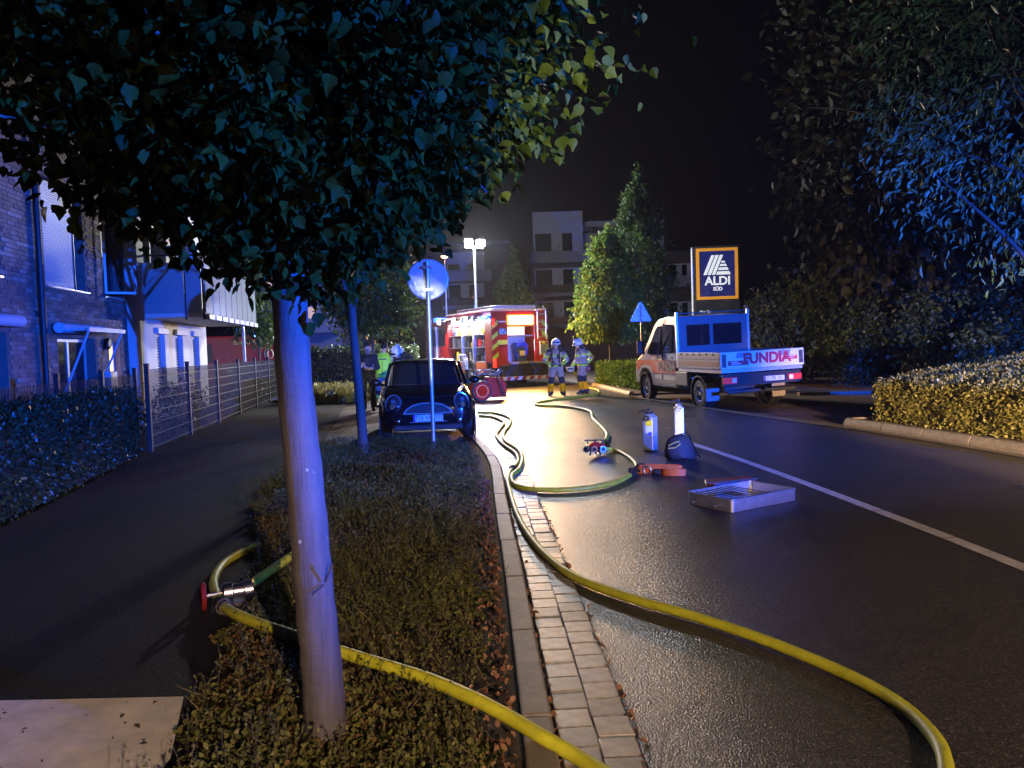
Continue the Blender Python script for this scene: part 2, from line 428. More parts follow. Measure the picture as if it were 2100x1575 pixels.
# gutter stones and left kerb stones -----------------------------------------
gut = empty('gutter'); gut['kind'] = 'structure'
stone_protos = []
for i in range(6):
    m = MB(); L_, W_ = .158, .156; j = .004*random.random()
    m.box(-W_/2, W_/2, -L_/2+j, L_/2, -.06, 0)
    stone_protos.append(m.mesh('stone', m_sett if i % 3 else m_sett2))
def along(path, start_y, step, end_y):
    pts = [p for p in path]; acc = 0; out = []; nxt = None
    for a, b in zip(pts, pts[1:]):
        seg = (b-a).length; k = 0
        if b.y < start_y: continue
        while acc <= seg:
            q = a.lerp(b, acc/seg)
            if q.y > end_y: return out
            out.append((q, math.atan2(-(b-a).x, (b-a).y))); acc += step
        acc -= seg
    return out
fine_path = sample(gr, -2, 40)
for row, offd in enumerate((-.08, -.24)):
    for k, (q, a) in enumerate(along(off(fine_path, offd), 1.2, .166, 17.5)):
        if q.y < 1.2: continue
        o = link('stone', random.choice(stone_protos), gut, (q.x+random.uniform(-.003, .003), q.y+row*.08, .006+random.uniform(-.003, .004)), (random.uniform(-.012, .012), random.uniform(-.012, .012), a+random.uniform(-.012, .012)))
        b = o.modifiers.new('bevel', 'BEVEL'); b.width = .007; b.segments = 2
far = [p for p in fine_path if p.y > 17.5]
strip('gutter_far', off(far, -.32), off(far, 0), .004, m_sett)
kerb = empty('kerb'); kerb['kind'] = 'structure'
m = MB(); m.box(-.065, .065, -.495, .495, -.12, .045); kme = m.mesh('kerb_stone', m_kerb)
for k, (q, a) in enumerate(along(off(fine_path, -.40), -1, 1.0, 36)):
    o = link('kerb_stone', kme, kerb, (q.x, q.y, random.uniform(-.003, .003)), (0, 0, a+random.uniform(-.004, .004)))
    b = o.modifiers.new('bevel', 'BEVEL'); b.width = .012; b.segments = 2

# centre marking -------------------------------------------------------------
CL = [(3.43, 1.0), (3.43, 3), (3.43, 5.2), (3.34, 6.57), (3.22, 8.2), (3.08, 9.7), (2.93, 11.0), (2.76, 12.3), (2.55, 13.9)]
cl = smooth_path([(x, y, 0) for x, y in CL], 8)
mark = empty('centre_marking'); mark['kind'] = 'structure'
seg = along(cl, 1, 1.0, 13.2)
for (q, a), (q2, a2) in zip(seg, seg[1:]):
    m = MB(); d = (q2-q); L_ = d.length-.016; wv = Vector((d.y, -d.x, 0)).normalized()*.06; e = d.normalized()*L_
    m.add([tuple(q+wv+Vector((0, 0, .004))), tuple(q+e+wv+Vector((0, 0, .004))), tuple(q+e-wv+Vector((0, 0, .004))), tuple(q-wv+Vector((0, 0, .004)))], [(0, 1, 2, 3)])
    m.build('stripe', m_paint, mark)

# right side of the road: apron with kerb line, raised bed ---------------------
far_r = [p for p in sample(re_, -7, 47)]
strip('right_pavement', far_r, [Vector((p.x+9+max(0, (p.y-20)*.3), p.y, 0)) for p in far_r], .006, m_pave)
strip('kerb_line', off(far_r, 0), off(far_r, .16), .012, m_kerb)
rk = empty('raised_kerb'); rk['kind'] = 'structure'
m = MB(); m.prism([(-.08, -.1), (.08, -.1), (.08, .13), (-.03, .13), (-.08, .05)], 'y', -.492, .492); rkm = m.mesh('kerb_stone', m_kerb)
rpath = off(sample(re_, 3, 13.9), .22)
for k, (q, a) in enumerate(along(rpath, 3, 1.0, 13.2)):
    o = link('kerb_stone', rkm, rk, (q.x, q.y+.45, .01), (0, 0, a)); b = o.modifiers.new('bevel', 'BEVEL'); b.width = .012; b.segments = 2
for k in range(3):
    link('kerb_stone', rkm, rk, (6.55+k*1.0, 14.0+k*.12, .01), (0, 0, -PI/2+.12))
bedp = [(p.x+.3, p.y) for p in rpath]
sheet('right_bed', bedp+[(9.5, 13.3), (14, 13.6), (14, 3)], .11, m_soil)
# far pale edge across the driveway
m = MB(); m.box(0, 4.5, 0, .25, -.05, .09); kk = m.build('driveway_edge', m_pave, loc=(8.0, 21.5, 0), rot=(0, 0, -.12)); kk['kind'] = 'structure'
# kerb of the bed with the middle hedge
mk = empty('hedge_kerb'); mk['kind'] = 'structure'
for k in range(6):
    y = 24.2+k*1.0; link('kerb_stone', rkm, mk, (x_on(re_, y)+.2, y, .0), (0, 0, .1))
sheet('hedge_bed', [(x_on(re_, y)+.25, y) for y in (23.7, 25, 27, 29, 32)]+[(7.2, 32), (6.2, 23.7)], .06, m_soil)

# ================================================================== NIGHT LIGHTS OUTSIDE THE FRAME (street lamp, and work lights added out of view)
def street_lamp(loc, h, label, energy, color, arm=(0, 0), on=True):
    t = empty('street_lamp', loc, 0, label, 'street lamp')
    m = MB(); m.tube([(0, 0, 0), (0, 0, h*.5), (0, 0, h)], .05, 10, rs=[.06, .05, .035]); m.build('pole', m_galv, t, True)
    m = MB(); m.lathe([(.04, 0), (.2, .03), (.22, .08), (.12, .16), (.02, .2)], (0, 0, h), n=16); m.build('lamp_head', m_dkgrey, t, True)
    m = MB(); m.lathe([(.03, -.07), (.15, -.06), (.19, 0), (.19, .025)], (0, 0, h), n=16); m.build('diffuser', M('diffuser_'+str(int(energy)), (.9, .8, .6), .4, emit=color, es=25 if on else 2), t, True)
    if on: lamp('street_lamp_light', 'POINT', (0, 0, h-.2), energy, color, t, .12)
    return t
street_lamp((4.3, -7.5, 0.0), 5.6, 'street lamp with warm glowing head standing behind the viewer', 700, (1, .80, .55))
def added_work_light(loc, h, label, energy, color, target, size, blend):  # tripod lamps added outside the view to brighten parts of the scene
    t = empty('added_work_light', loc, 0, label, 'work light')
    m = MB(); m.cyl((0, 0, .4), (0, 0, h), .025); m.build('pole', m_galv, t)
    for k in range(3):
        a = 2.1*k; m = MB(); m.cyl((0, 0, .7), (.55*math.cos(a), .55*math.sin(a), 0), .016); m.build('leg', m_galv, t)
    m = MB(); m.box(-.18, .18, -.12, .12, h, h+.12); m.build('lamp_housing', m_dkgrey, t)
    m = MB(); m.box(-.16, .16, -.1, .1, h-.012, h-.002); m.build('lens', M('warm_lens', (.9, .8, .6), .4, emit=(1, .7, .42), es=10), t)
    lamp('added_work_lamp', 'SPOT', (0, -.0, h-.1), energy, color, t, .05, (target[0]-loc[0], target[1]-loc[1], target[2]), rad(size), blend)
added_work_light((2.6, -5.2, 0), 2.75, 'unseen downward light on a tripod added behind the viewer', 10000, (1, .64, .40), (2.6, -5.2, 0), 168, .06)  # added lamp, warms the near bed and lower trunk below its cutoff
added_work_light((5.3, .6, 0), 1.25, 'unseen low light on a tripod added to brighten the golden hedge', 50000, (1, .66, .36), (7.9, 10.2, -.2), 33, .5)  # added lamp, brings warm light onto the hedge front
added_work_light((4.6, -.4, 0), 1.7, 'unseen spot on a tripod added to brighten the firefighters up the road', 17000, (.95, .95, 1), (.6, 24.5, 1.15), 14, .4)  # added narrow spot, lifts the firefighters and the hose cart
added_work_light((2.2, -5.6, 0), 3.0, 'unseen spot on a tripod added to brighten the people behind the car', 34000, (.95, .97, 1), (-3.6, 21.2, 1.35), 6, .5)  # added narrow spot, lifts the lime vest and the people near it

# ================================================================== LEFT BRICK HOUSE
FSL = .15                                   # street line of the facades: x = -6.3 - FSL*y
FA = math.atan(FSL)
def fac(y, outw=0.): return Vector((-6.3-FSL*y+outw*math.cos(FA), y+outw*math.sin(FA), 0))
# local frame of the facade: X = outward to the street, Y = along the facade (away), origin at y=9
HOUSE0 = fac(9.0)
cosF = math.cos(FA)
def ly(y): return (y-9.0)/cosF               # world y on the line -> local Y
m_mortar = M('mortar', (.13, .115, .11), .9, var=.2, vs=10)
m_brick = [M('brick_%d' % i, c, .8, var=.25, vs=9, bump=.4, bs=70) for i, c in enumerate([(.20, .13, .115), (.25, .17, .15), (.15, .10, .095), (.31, .24, .215)])]
m_frame = M('window_frame', (.55, .55, .55), .4)
m_frame_d = M('window_frame_dark', (.06, .06, .065), .4)
m_lit = M('lit_room', (.9, .6, .25), .6, emit=(1, .62, .18), es=2.6)
m_shut = M('shutter_slat', (.50, .50, .52), .45)
m_render = M('white_render', (.62, .62, .60), .8, var=.08, vs=3, bump=.1, bs=120)

house = empty('brick_house', HOUSE0, FA, 'two storey brick house on the left, roller shutter on its upper window', 'house')
HY0, HY1, HZ = ly(6.5), ly(18.35), 6.4
# openings: (y0,y1,z0,z1)
ops = [(ly(10.6), ly(12.45), 3.0, 5.05), (ly(14.15), ly(16.0), 3.0, 5.0), (ly(16.95), ly(18.1), 3.0, 4.95),
       (ly(10.4), ly(12.6), .1, 2.1), (ly(14.5), ly(16.3), .1, 2.05), (ly(17.1), ly(17.75), .1, 2.0)]
# wall built as strips around the openings, 0.3 m thick
m = MB()
zs = sorted({0, HZ, *[o[2] for o in ops], *[o[3] for o in ops]}); ys = sorted({HY0, HY1, *[o[0] for o in ops], *[o[1] for o in ops]})
for z0, z1 in zip(zs, zs[1:]):
    run = None
    for y0, y1 in zip(ys, ys[1:]):
        zc, yc = (z0+z1)/2, (y0+y1)/2
        if any(o[0] < yc < o[1] and o[2] < zc < o[3] for o in ops):
            if run is not None: m.box(-.3, 0, run, y0, z0, z1); run = None
        elif run is None: run = y0
    if run is not None: m.box(-.3, 0, run, HY1, z0, z1)
m.box(-8, -.3, HY0, HY0+.3, 0, HZ); m.box(-8, -.3, HY1-.3, HY1, 0, HZ); m.box(-8, -7.7, HY0+.3, HY1-.3, 0, HZ)
hw = m.build('wall', m_mortar, house)
m = MB(); m.box(-8.1, .12, HY0-.1, HY1, HZ, HZ+.25); m.build('roof', m_dkgrey, house)
# bricks: the ones that show largest are single pieces, the rest one joined skin
bricks = []
row = 0; z = .5
BL_, BH = .235, .065
while z < HZ-.1:
    y = HY0+ (row % 2)*.123 + random.choice((0, .06))
    while y < HY1-.26:
        c = (y+BL_/2, z+BH/2)
        if not any(o[0]-.02 < c[0]+.12 and c[0]-.12 < o[1]+.02 and o[2]-.02 < c[1]+.03 and c[1]-.03 < o[3]+.02 for o in ops):
            bricks.append(c)
        y += .247
    z += .077; row += 1
proto = []
for i, bmm in enumerate(m_brick):
    mm = MB(); mm.box(-.02, .012+.003*i, -BL_/2, BL_/2, -BH/2, BH/2); proto.append(mm.mesh('brick', bmm))
def vis(c):   # distance from the viewer's bay
    return abs(c[0]-ly(13.3))+.55*abs(c[1]-2.9)
bricks.sort(key=vis)
rest = MB()
for i, (y, z) in enumerate(bricks):
    k = random.choices((0, 1, 2, 3), (5, 4, 3, 2))[0]
    if i < 290: link('brick', proto[k], hw, (0, y, z))
    else: rest.box(-.02, .012+.003*k, y-BL_/2, y+BL_/2, z-BH/2, z+BH/2, k)
rb = rest.build('brick_skin', m_brick, hw); rb['kind'] = 'stuff'
def window(parent, y0, y1, z0, z1, glass, depth=.18, mull=1, sill=True, fm=None):
    fm = fm or m_frame
    wn = MB(); t = .07
    wn.box(-depth-.06, -depth, y0+.001, y0+t, z0, z1); wn.box(-depth-.06, -depth, y1-t, y1-.001, z0, z1)
    wn.box(-depth-.06, -depth, y0+t, y1-t, z1-t, z1-.001); wn.box(-depth-.06, -depth, y0+t, y1-t, z0+.001, z0+t)
    for i in range(mull):
        yc = y0+(y1-y0)*(i+1)/(mull+1); wn.box(-depth-.06, -depth, yc-.04, yc+.04, z0+t, z1-t)
    f = wn.build('window', fm, parent)
    ym = [y0+t]+[y0+(y1-y0)*(i+1)/(mull+1) for i in range(mull)]+[y1-t]
    for a, b in zip(ym, ym[1:]):
        g = MB(); g.box(-depth-.035, -depth-.02, a, b, z0+t, z1-t); g.build('pane', glass, f)
    if sill:
        s = MB(); s.box(-.1, .07, y0-.05, y1+.05, z0-.035, z0-.002); s.build('sill', m_alu, f)
    return f
for i, o in enumerate(ops):
    if i == 5: window(house, *o, m_lit, mull=0, sill=False, depth=.12)
    else: window(house, *o, m_glass, mull=1, sill=i < 3, fm=m_frame if i > 2 else m_frame_d)
# half-open casement of the far upper window
m = MB(); m.box(0, .05, 0, .05, 3.05, 4.9); m.box(.6, .65, 0, .05, 3.05, 4.9); m.box(.05, .6, 0, .05, 4.85, 4.9); m.box(.05, .6, 0, .05, 3.05, 3.1)
m.build('casement', m_frame, house, loc=(.0, ly(17.05), 0), rot=(0, 0, .5))
# roller shutter with single slats
sh = empty('roller_shutter'); sh.parent = house
y0, y1 = ops[1][0]+.03, ops[1][1]-.35
m = MB(); m.prism([(-.5, 0), (.5, 0), (.42, .6), (-.42, .6)], 'x', 0, .012)
sm = MB(); sm.prism([(0, 0), (.016, .008), (.018, .028), (.004, .043), (0, .043)], 'y', 0, y1-y0); slm = sm.mesh('slat', m_shut)
for k in range(45): link('slat', slm, sh, (-.1, y0, 3.02+k*.0435))
for yy in (y0-.03, y1): m = MB(); m.box(-.12, -.06, yy, yy+.03, 3.0, 5.0); m.build('guide_rail', m_frame_d, sh)
# downpipe
m = MB(); m.cyl((.09, ly(13.75), .2), (.09, ly(13.75), HZ), .055, n=12); m.box(.0, .05, ly(13.75)-.1, ly(13.75)+.1, 2.4, 2.5); m.build('downpipe', m_fence, house, True)
# retracted awnings with arms
m_awn = M('awning_cloth', (.6, .6, .62), .7)
for i, (a, b, z) in enumerate(((ly(10.2), ly(12.75), 2.28), (ly(14.2), ly(16.3), 2.22))):
    aw = empty('awning'); aw.parent = house
    m = MB(); m.tube([(.16, a, z), (.16, b, z)], .1, 12); m.build('cassette', m_awn, aw, True)
    if i == 0: continue
    m = MB(); m.box(.2, .6, a+.15, a+.2, z-.06, z-.01); m.box(.2, .6, b-.2, b-.15, z-.06, z-.01); m.box(.6, .65, a+.1, b-.1, z-.08, z); m.build('arm', m_frame, aw)
    for yy in (a+.18, b-.18): m = MB(); m.cyl((.6, yy, z-.07), (.1, yy, .95), .022); m.build('strut', m_frame, aw)
# small round lamp and box on the wall by the lit door
m = MB(); m.lathe([(.12, 0), (.13, .06), (.1, .1), (.001, .11)], (.015, ly(16.85), 1.95), 'x'); m.build('wall_lamp', m_fence, house, True)
m = MB(); m.box(.02, .2, ly(16.55), ly(16.95), .9, 1.35); m.build('meter_box', m_frame, house, bevel=.02)

# ================================================================== WHITE HOUSE WITH BALCONY
white = empty('white_house', fac(18.4), FA, 'white rendered house with a glazed balcony beside the brick house', 'house')
def wy(y): return (y-18.4)/cosF
WZ = 6.6; WY1 = wy(26.0)
wops = [(wy(20.55), wy(21.3), .3, 2.25), (wy(22.3), wy(23.1), .3, 2.25), (wy(24.2), wy(25.0), .3, 2.25), (wy(19.8), wy(21.8), 3.0, 5.2), (wy(23), wy(25), 3.0, 5.2)]
m = MB()
zs = sorted({0, WZ, *[o[2] for o in wops], *[o[3] for o in wops]}); ys = sorted({.35, WY1, *[o[0] for o in wops], *[o[1] for o in wops]})
for z0, z1 in zip(zs, zs[1:]):
    run = None
    for a, b in zip(ys, ys[1:]):
        zc, yc = (z0+z1)/2, (a+b)/2
        if any(o[0] < yc < o[1] and o[2] < zc < o[3] for o in wops):
            if run is not None: m.box(-.3, 0, run, a, z0, z1); run = None
        elif run is None: run = a
    if run is not None: m.box(-.3, 0, run, WY1, z0, z1)
m.box(-8, -.3, WY1-.3, WY1, 0, WZ); m.box(-8, -7.7, .35, WY1-.3, 0, WZ); m.box(-8, -.3, .35, .6, 0, WZ)
ww = m.build('wall', m_render, white)
m = MB(); m.box(-.3, .28, -.02, .38, 0, WZ); m.build('pier', m_render, white)
m = MB(); m.cyl((.1, .5, .1), (.1, .5, WZ), .05); m.build('downpipe', m_galv, white, True)
m = MB(); m.box(-8.1, .1, .38, WY1+.1, WZ, WZ+.25); m.build('roof', m_dkgrey, white)
for i, o in enumerate(wops):
    f = window(white, *o, m_glass, mull=0 if i < 3 else 1, sill=False, depth=.12)
    if i < 3:
        m = MB(); m.box(-.02, .1, o[0]-.12, o[1]+.12, o[3], o[3]+.16); m.build('shutter_box', m_shut, f, bevel=.01)
        for k in range(24): link('slat', None if False else slm_w if 'slm_w' in globals() else globals().setdefault('slm_w', MB().prism([(0, 0), (.012, .02), (0, .04)], 'y', 0, .3).mesh('slat', m_shut)), f, (-.06, o[0]+.04, o[2]+.1+k*.078))
bal = empty('balcony'); bal.parent = white
B0, B1 = wy(19.4), wy(26.5); BP = 1.52
m = MB(); m.box(.01, BP, B0, B1, 2.62, 2.8); m.build('slab', M('slab_concrete', (.5, .5, .49), .7), bal)
m_opal = M('opal_glass', (.24, .29, .30), .25, spec=.5)
n_p = 9; wpan = (B1-B0)/n_p
for k in range(n_p):
    m = MB(); m.box(BP+.02, BP+.035, B0+k*wpan+.03, B0+(k+1)*wpan-.03, 2.72, 4.02); m.build('panel', m_opal, bal)
    m = MB(); m.box(BP-.02, BP+.015, B0+k*wpan-.02, B0+k*wpan+.02, 2.55, 4.12); m.build('post', m_fence, bal)
    m = MB(); m.box(BP+.005, BP+.1, B0+k*wpan+.06, B0+(k+1)*wpan-.12, 2.56, 2.68); m.build('bracket', m_frame, bal)
for (a, b) in ((.1, 1.05), (1.1, 1.47)):
    m = MB(); m.box(a, b, B0-.035, B0-.02, 2.72, 3.98); m.build('panel', m_opal, bal)
for a in (.05, 1.075, 1.5):
    m = MB(); m.box(a-.02, a+.02, B0-.015, B0+.015, 2.55, 4.15); m.build('post', m_fence, bal)
m = MB(); m.tube([(0, B0, 4.17), (BP, B0, 4.17), (BP, B1, 4.17)], .028, 8); m.build('handrail', m_fence, bal)
m = MB(); m.cyl((1.35, wy(25.2), 0), (1.35, wy(25.2), 2.6), .045); m.build('support_post', m_galv, bal, True)
m = MB(); m.cyl((.75, B0+.5, 2.8), (.75, B0+.5, 5.6), .03); m.cyl((.85, B0+.5, 2.8), (.85, B0+.5, 5.6), .03); m.build('parasol_pole', m_fence, bal)

# garden lawn behind the hedge
sheet('garden', [(-4.6, 4), (-6.2, 13), (-8.9, 29), (-14, 29), (-14, 4)], .0, m_soil)

# ================================================================== FENCES AND HEDGE ON THE LEFT
def fence(p0, p1, n, h, label, post_h, group=None):
    p0, p1 = Vector(p0), Vector(p1); d = p1-p0; L = d.length; rz = math.atan2(d.y, d.x)
    t = empty('mesh_fence', p0, rz, label, 'fence', group); w = L/n
    m = MB(); m.box(-.035, .035, -.035, .035, 0, post_h); m.box(-.04, .04, -.04, .04, post_h, post_h+.02); pm = m.mesh('post', m_fence)
    for k in range(n+1): link('post', pm, t, (k*w, 0, 0))
    m = MB()
    for q in range(int(w/.05)): x = .05+q*.05; m.box(x-.0035, x+.0035, -.0035, .0035, .06, h)
    for z in np.arange(.1, h, .2):
        for s in (-.009, .009): m.box(.04, w-.04, s-.0035, s+.0035, z-.005, z+.005)
    pn = m.mesh('wire_panel', m_fence)
    for k in range(n): link('wire_panel', pn, t, (k*w, 0, 0))
    return t
fence((-6.13, 13, 0), (-8.67, 28.85, 0), 6, 1.42, 'anthracite wire mesh fence along the footpath below the balcony', 1.5)
fence((-6.45, 9.6, 0), (-7.7, 15.8, 0), 3, 1.28, 'low garden mesh fence between dark hedge and brick house', 1.4)

def hedge(name, label, p0, p1, width, h, n, size, mat, kind='oval', tw=True):
    p0, p1 = Vector(p0), Vector(p1); d = p1-p0; L = d.length; rz = math.atan2(d.y, d.x)
    t = empty(name, p0, rz, label, 'hedge')
    pts = box_leaf_points(n, 0, L, 0, width, .02, h)
    pts += rng.normal(size=pts.shape)*.045
    c = np.array([L/2, width/2, h/2]); o = (pts-c); o[:, 0] *= .1
    R = rotmats(len(pts), -.25, out=o/np.linalg.norm(o, axis=1)[:, None]*1.2, jit=.6)
    link('foliage', leaf_mesh('foliage', pts, R, size*(.6+.8*rng.random(len(pts))), kind, mat), t)['kind'] = 'stuff'
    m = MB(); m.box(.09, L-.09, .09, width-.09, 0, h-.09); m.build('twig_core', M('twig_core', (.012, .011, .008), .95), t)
    if tw:
        m = MB()
        for i in range(int(L*9)):
            x = random.uniform(0, L); y = random.uniform(.05, width-.05); a = random.uniform(-.1, .1); hh = random.uniform(.04, .2)
            m.cyl((x, y, h-.1), (x+a, y+random.uniform(-.05, .05), h+hh), .004, .001, 4)
        m.build('shoot', m_bark_d, t)['kind'] = 'stuff'
    return t
lm_dark = leafmat('leaf_dark', (.018, .035, .016), (.045, .07, .03), .2, .35)
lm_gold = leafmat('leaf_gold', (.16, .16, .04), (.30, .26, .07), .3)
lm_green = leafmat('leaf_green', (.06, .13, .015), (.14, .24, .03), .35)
hedge('clipped_hedge', 'low dark clipped hedge along the near footpath on the left', (-4.35, 4.2, 0), (-6.2, 12.7, 0), .62, 1.06, 26000, .05, lm_dark)
hedge('clipped_hedge', 'clipped hedge with golden leaves behind the raised kerb on the right', (8.5, 5.4, .1), (6.55, 12.8, .1), -1.5, .92, 10, .04, lm_gold) if False else None
def hedge_right():
    t = empty('clipped_hedge', (0, 0, 0), 0, 'clipped hedge with golden leaves behind the raised kerb on the right', 'hedge')
    N = 75000; u = rng.random(N)
    y = 4.6+u*8.9; inner = np.array([x_on(re_, v) for v in y])+.62
    y_end = 13.55; width = 2.7+0*(y)
    f = rng.random(N); z0, h = .11, .78; rise = lambda a_: .40*(np.clip(a_, 0, 3)/2.7)**.8
    p = np.empty((N, 3)); dep = np.abs(rng.normal(size=N))*.06
    a = rng.random(N)*width; zz = z0+rng.random(N)*(h-z0+np.where((f >= .42) & (f < .52), rise(a), 0))
    front = f < .42; end = (f >= .42) & (f < .52); top = f >= .52
    p[:, 1] = np.where(end, y_end-dep, y); xin = np.where(end, x_on(re_, y_end)+.62, inner)
    p[:, 0] = np.where(front, xin+dep+.05*np.sin(y*6)*np.cos(zz*8), xin+a)
    p[:, 2] = np.where(top, h+rise(a)-dep+.04*np.sin(p[:, 0]*4+y*5)+.03*np.sin(y*11), zz)
    p += rng.normal(size=p.shape)*.03
    o = np.zeros_like(p); o[front, 0] = -1.3; o[end, 1] = 1.3; o[top, 2] = 1.2
    R = rotmats(N, 0, out=o, jit=.7)
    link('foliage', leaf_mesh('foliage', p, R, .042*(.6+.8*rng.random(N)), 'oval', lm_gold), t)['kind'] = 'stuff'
    m = MB(); n = 12; yy = np.linspace(4.7, 13.4, n)
    for a_, b_ in zip(yy, yy[1:]):
        xa, xb = x_on(re_, a_)+.75, x_on(re_, b_)+.75
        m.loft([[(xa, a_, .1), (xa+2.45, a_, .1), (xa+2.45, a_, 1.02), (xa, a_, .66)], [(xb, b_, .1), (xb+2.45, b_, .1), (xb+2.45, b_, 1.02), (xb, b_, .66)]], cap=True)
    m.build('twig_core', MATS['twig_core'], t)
    m = MB()
    for i in range(130):
        v = random.uniform(4.8, 13.4); q_ = random.random()*2.5; x = x_on(re_, v)+.7+q_; zt = .72+.40*(q_/2.7)**.8
        m.cyl((x, v, zt), (x+random.uniform(-.08, .08), v+random.uniform(-.08, .08), zt+.12+random.random()*.16), .004, .001, 4)
    m.build('shoot', m_bark_d, t)['kind'] = 'stuff'
hedge_right()
hedge('clipped_hedge', 'bright green clipped hedge in front of the cab of the flatbed truck', (4.75, 25.3, .06), (3.35, 30.6, .06), -1.9, .78, 26000, .06, lm_green) if False else None
def hedge_mid():
    t = empty('clipped_hedge', (4.3, 24.9, .05), rad(100), 'bright green clipped hedge beside the two firefighters', 'hedge')
    n = 30000; pts = box_leaf_points(n, 0, 5.6, -2.2, 0, .02, .8); pts += rng.normal(size=pts.shape)*.05
    c = np.array([2.8, -1.1, .4]); o = pts-c; o[:, 0] *= .2
    R = rotmats(n, -.3, out=o/np.linalg.norm(o, axis=1)[:, None]*1.2, jit=.6)
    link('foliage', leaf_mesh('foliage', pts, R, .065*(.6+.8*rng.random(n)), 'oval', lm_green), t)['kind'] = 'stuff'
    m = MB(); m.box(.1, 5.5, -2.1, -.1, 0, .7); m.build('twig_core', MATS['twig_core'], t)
hedge_mid()

# ================================================================== TREES
m_branch = m_bark_d
def limb_path(a, b, sag=.12):
    a, b = Vector(a), Vector(b); mid = a.lerp(b, .5)+Vector((random.uniform(-1, 1), random.uniform(-1, 1), random.uniform(.2, 1)))*sag*(b-a).length
    return smooth_path([a, mid, b], 4)
def tree(name, label, base, trunk, r0, r1, c, r, n, ncl, sd, size, kind, mat, bark, limbs=14, hollow=.5, singles=0, droop=.5, group=None, extra=None, fork=None):
    t = empty(name, base, 0, label, 'tree', group)
    tp = smooth_path(trunk, 6); N = len(tp)
    m = MB(); m.tube(tp, r0, 16, rs=[r0+(r1-r0)*(i/(N-1))+r0*.38*math.exp(-i*1.1)+.0025*math.sin(i*2.1) for i in range(N)]); tr = m.build('trunk', bark, t, True)
    top = tp[-1]
    p, cl = cluster_points(n, c, r, ncl, sd, hollow)
    if extra is not None: p, cl = extra(p, cl)
    m = MB()
    for k in range(limbs):
        q = Vector(cl[k % len(cl)]); s = top if fork is None else tp[int(N*fork)+random.randint(0, N-1-int(N*fork))]
        L = limb_path(s, s.lerp(q, .9)); nn = len(L); rr = r1*random.uniform(.35, .6)
        m.tube(L, rr, 6, rs=[rr*(1-.85*i/(nn-1)) for i in range(nn)])
    m.build('branch', m_bark_d, t, True)
    o = (p-np.array(c)); o /= np.linalg.norm(o, axis=1)[:, None]+1e-6
    R = rotmats(len(p), droop, out=o*.8, jit=.7); sz = size*(.65+.7*rng.random(len(p)))
    if singles:
        cw = np.array([-base[0], -base[1], CAM_H-base[2]]); dist = np.linalg.norm(p-cw, axis=1)
        # leaves on the side that shows
        order = np.argsort(dist+np.where(p[:, 1]+base[1] < .8, 50, 0)); big = order[:singles]; rest = np.setdiff1d(np.arange(len(p)), big)
        one = leaf_mesh('leaf', np.zeros((1, 3)), np.eye(3)[None], np.ones(1), kind, mat)
        for i in big:
            l = link('leaf', one, t); l.matrix_local = Matrix.Translation(p[i]) @ Matrix(R[i].tolist()).to_4x4() @ Matrix.Scale(sz[i], 4)
        p, R, sz = p[rest], R[rest], sz[rest]
    link('crown', leaf_mesh('crown', p, R, sz, kind, mat), t)['kind'] = 'stuff'
    return t
lm_street = leafmat('leaf_street', (.009, .016, .0022), (.038, .045, .0045), .18, .6, .06)
def near_crown(p, cl):
    # the crown hangs low round the stem and lifts outwards
    q, c2 = cluster_points(13000, (.05, 0, 2.5), (.85, .85, .75), 170, .15, .3); p = np.concatenate([p, q])
    p = p.copy(); p[:, 0] = np.where(p[:, 0] > 0, p[:, 0]*.66, p[:, 0]); rr = np.hypot(p[:, 0], p[:, 1]); z0 = 1.73+.56*rr*np.where(p[:, 0] > 0, 1.1, 1.0)
    keep = (p[:, 2] > z0+rng.normal(size=len(p))*.05) & ~((p[:, 1] < -1.2))
    return p[keep], cl
nt_ = tree('street_tree', 'street tree with smooth grey trunk standing close by the yellow hose', (-.795, 2.98, 0), [(.025, 0, -.05), (.02, 0, .1), (.012, .005, .35), (-.004, .0, .7), (-.022, .006, 1.1), (-.045, .0, 1.55), (-.05, .01, 2.0), (-.06, .02, 2.9)], .088, .06,
     (-.1, .1, 3.5), (2.0, 1.75, 1.8), 60000, 640, .18, .046, 'maple', lm_street, m_bark, limbs=34, hollow=.12, singles=300, droop=.55, group='row of street trees in the planted bed', extra=near_crown, fork=.86)
m = MB(); m.tube(smooth_path([(.06, -.07, .73), (.085, -.1, .78), (.10, -.11, .81)], 4), .004, 6); m.tube(smooth_path([(.055, -.075, .72), (.03, -.1, .70), (.02, -.105, .69)], 4), .004, 6); m.build('dead_twig', m_bark_d, nt_, True)
def clear_sign(p, cl):
    return p[~(((p[:, 0] > .35) & (p[:, 2] < 3.2+.1*rng.normal(size=len(p)))) | ((p[:, 0] > 1.3) & (p[:, 2] < 3.7)) | (p[:, 2] < 3.55+.12*rng.normal(size=len(p))))], cl
tree('street_tree', 'street tree with slim forked trunk between near tree and parked car', (-2.30, 11.6, 0), [(.04, 0, -.05), (.0, 0, 1.0), (-.05, .0, 2.0), (-.06, .02, 3.0)], .075, .055,
     (.05, 0, 4.65), (1.7, 1.65, 1.7), 20000, 260, .2, .07, 'maple', lm_street, m_bark, limbs=24, hollow=.35, droop=.5, group='row of street trees in the planted bed', fork=.7, extra=clear_sign)
lm_back = leafmat('leaf_back', (.045, .085, .018), (.10, .16, .035), .35)
tree('street_tree', 'small round street tree with lit crown behind the people', (-4.35, 24.4, 0), [(0, 0, -.05), (0, 0, 1.2), (.03, 0, 2.6)], .06, .04, (.05, 0, 3.45), (1.45, 1.4, 1.35), 7000, 150, .2, .13, 'oval', lm_back, m_bark, limbs=16)
lm_lit = leafmat('leaf_lit', (.10, .19, .02), (.22, .32, .05), .4)
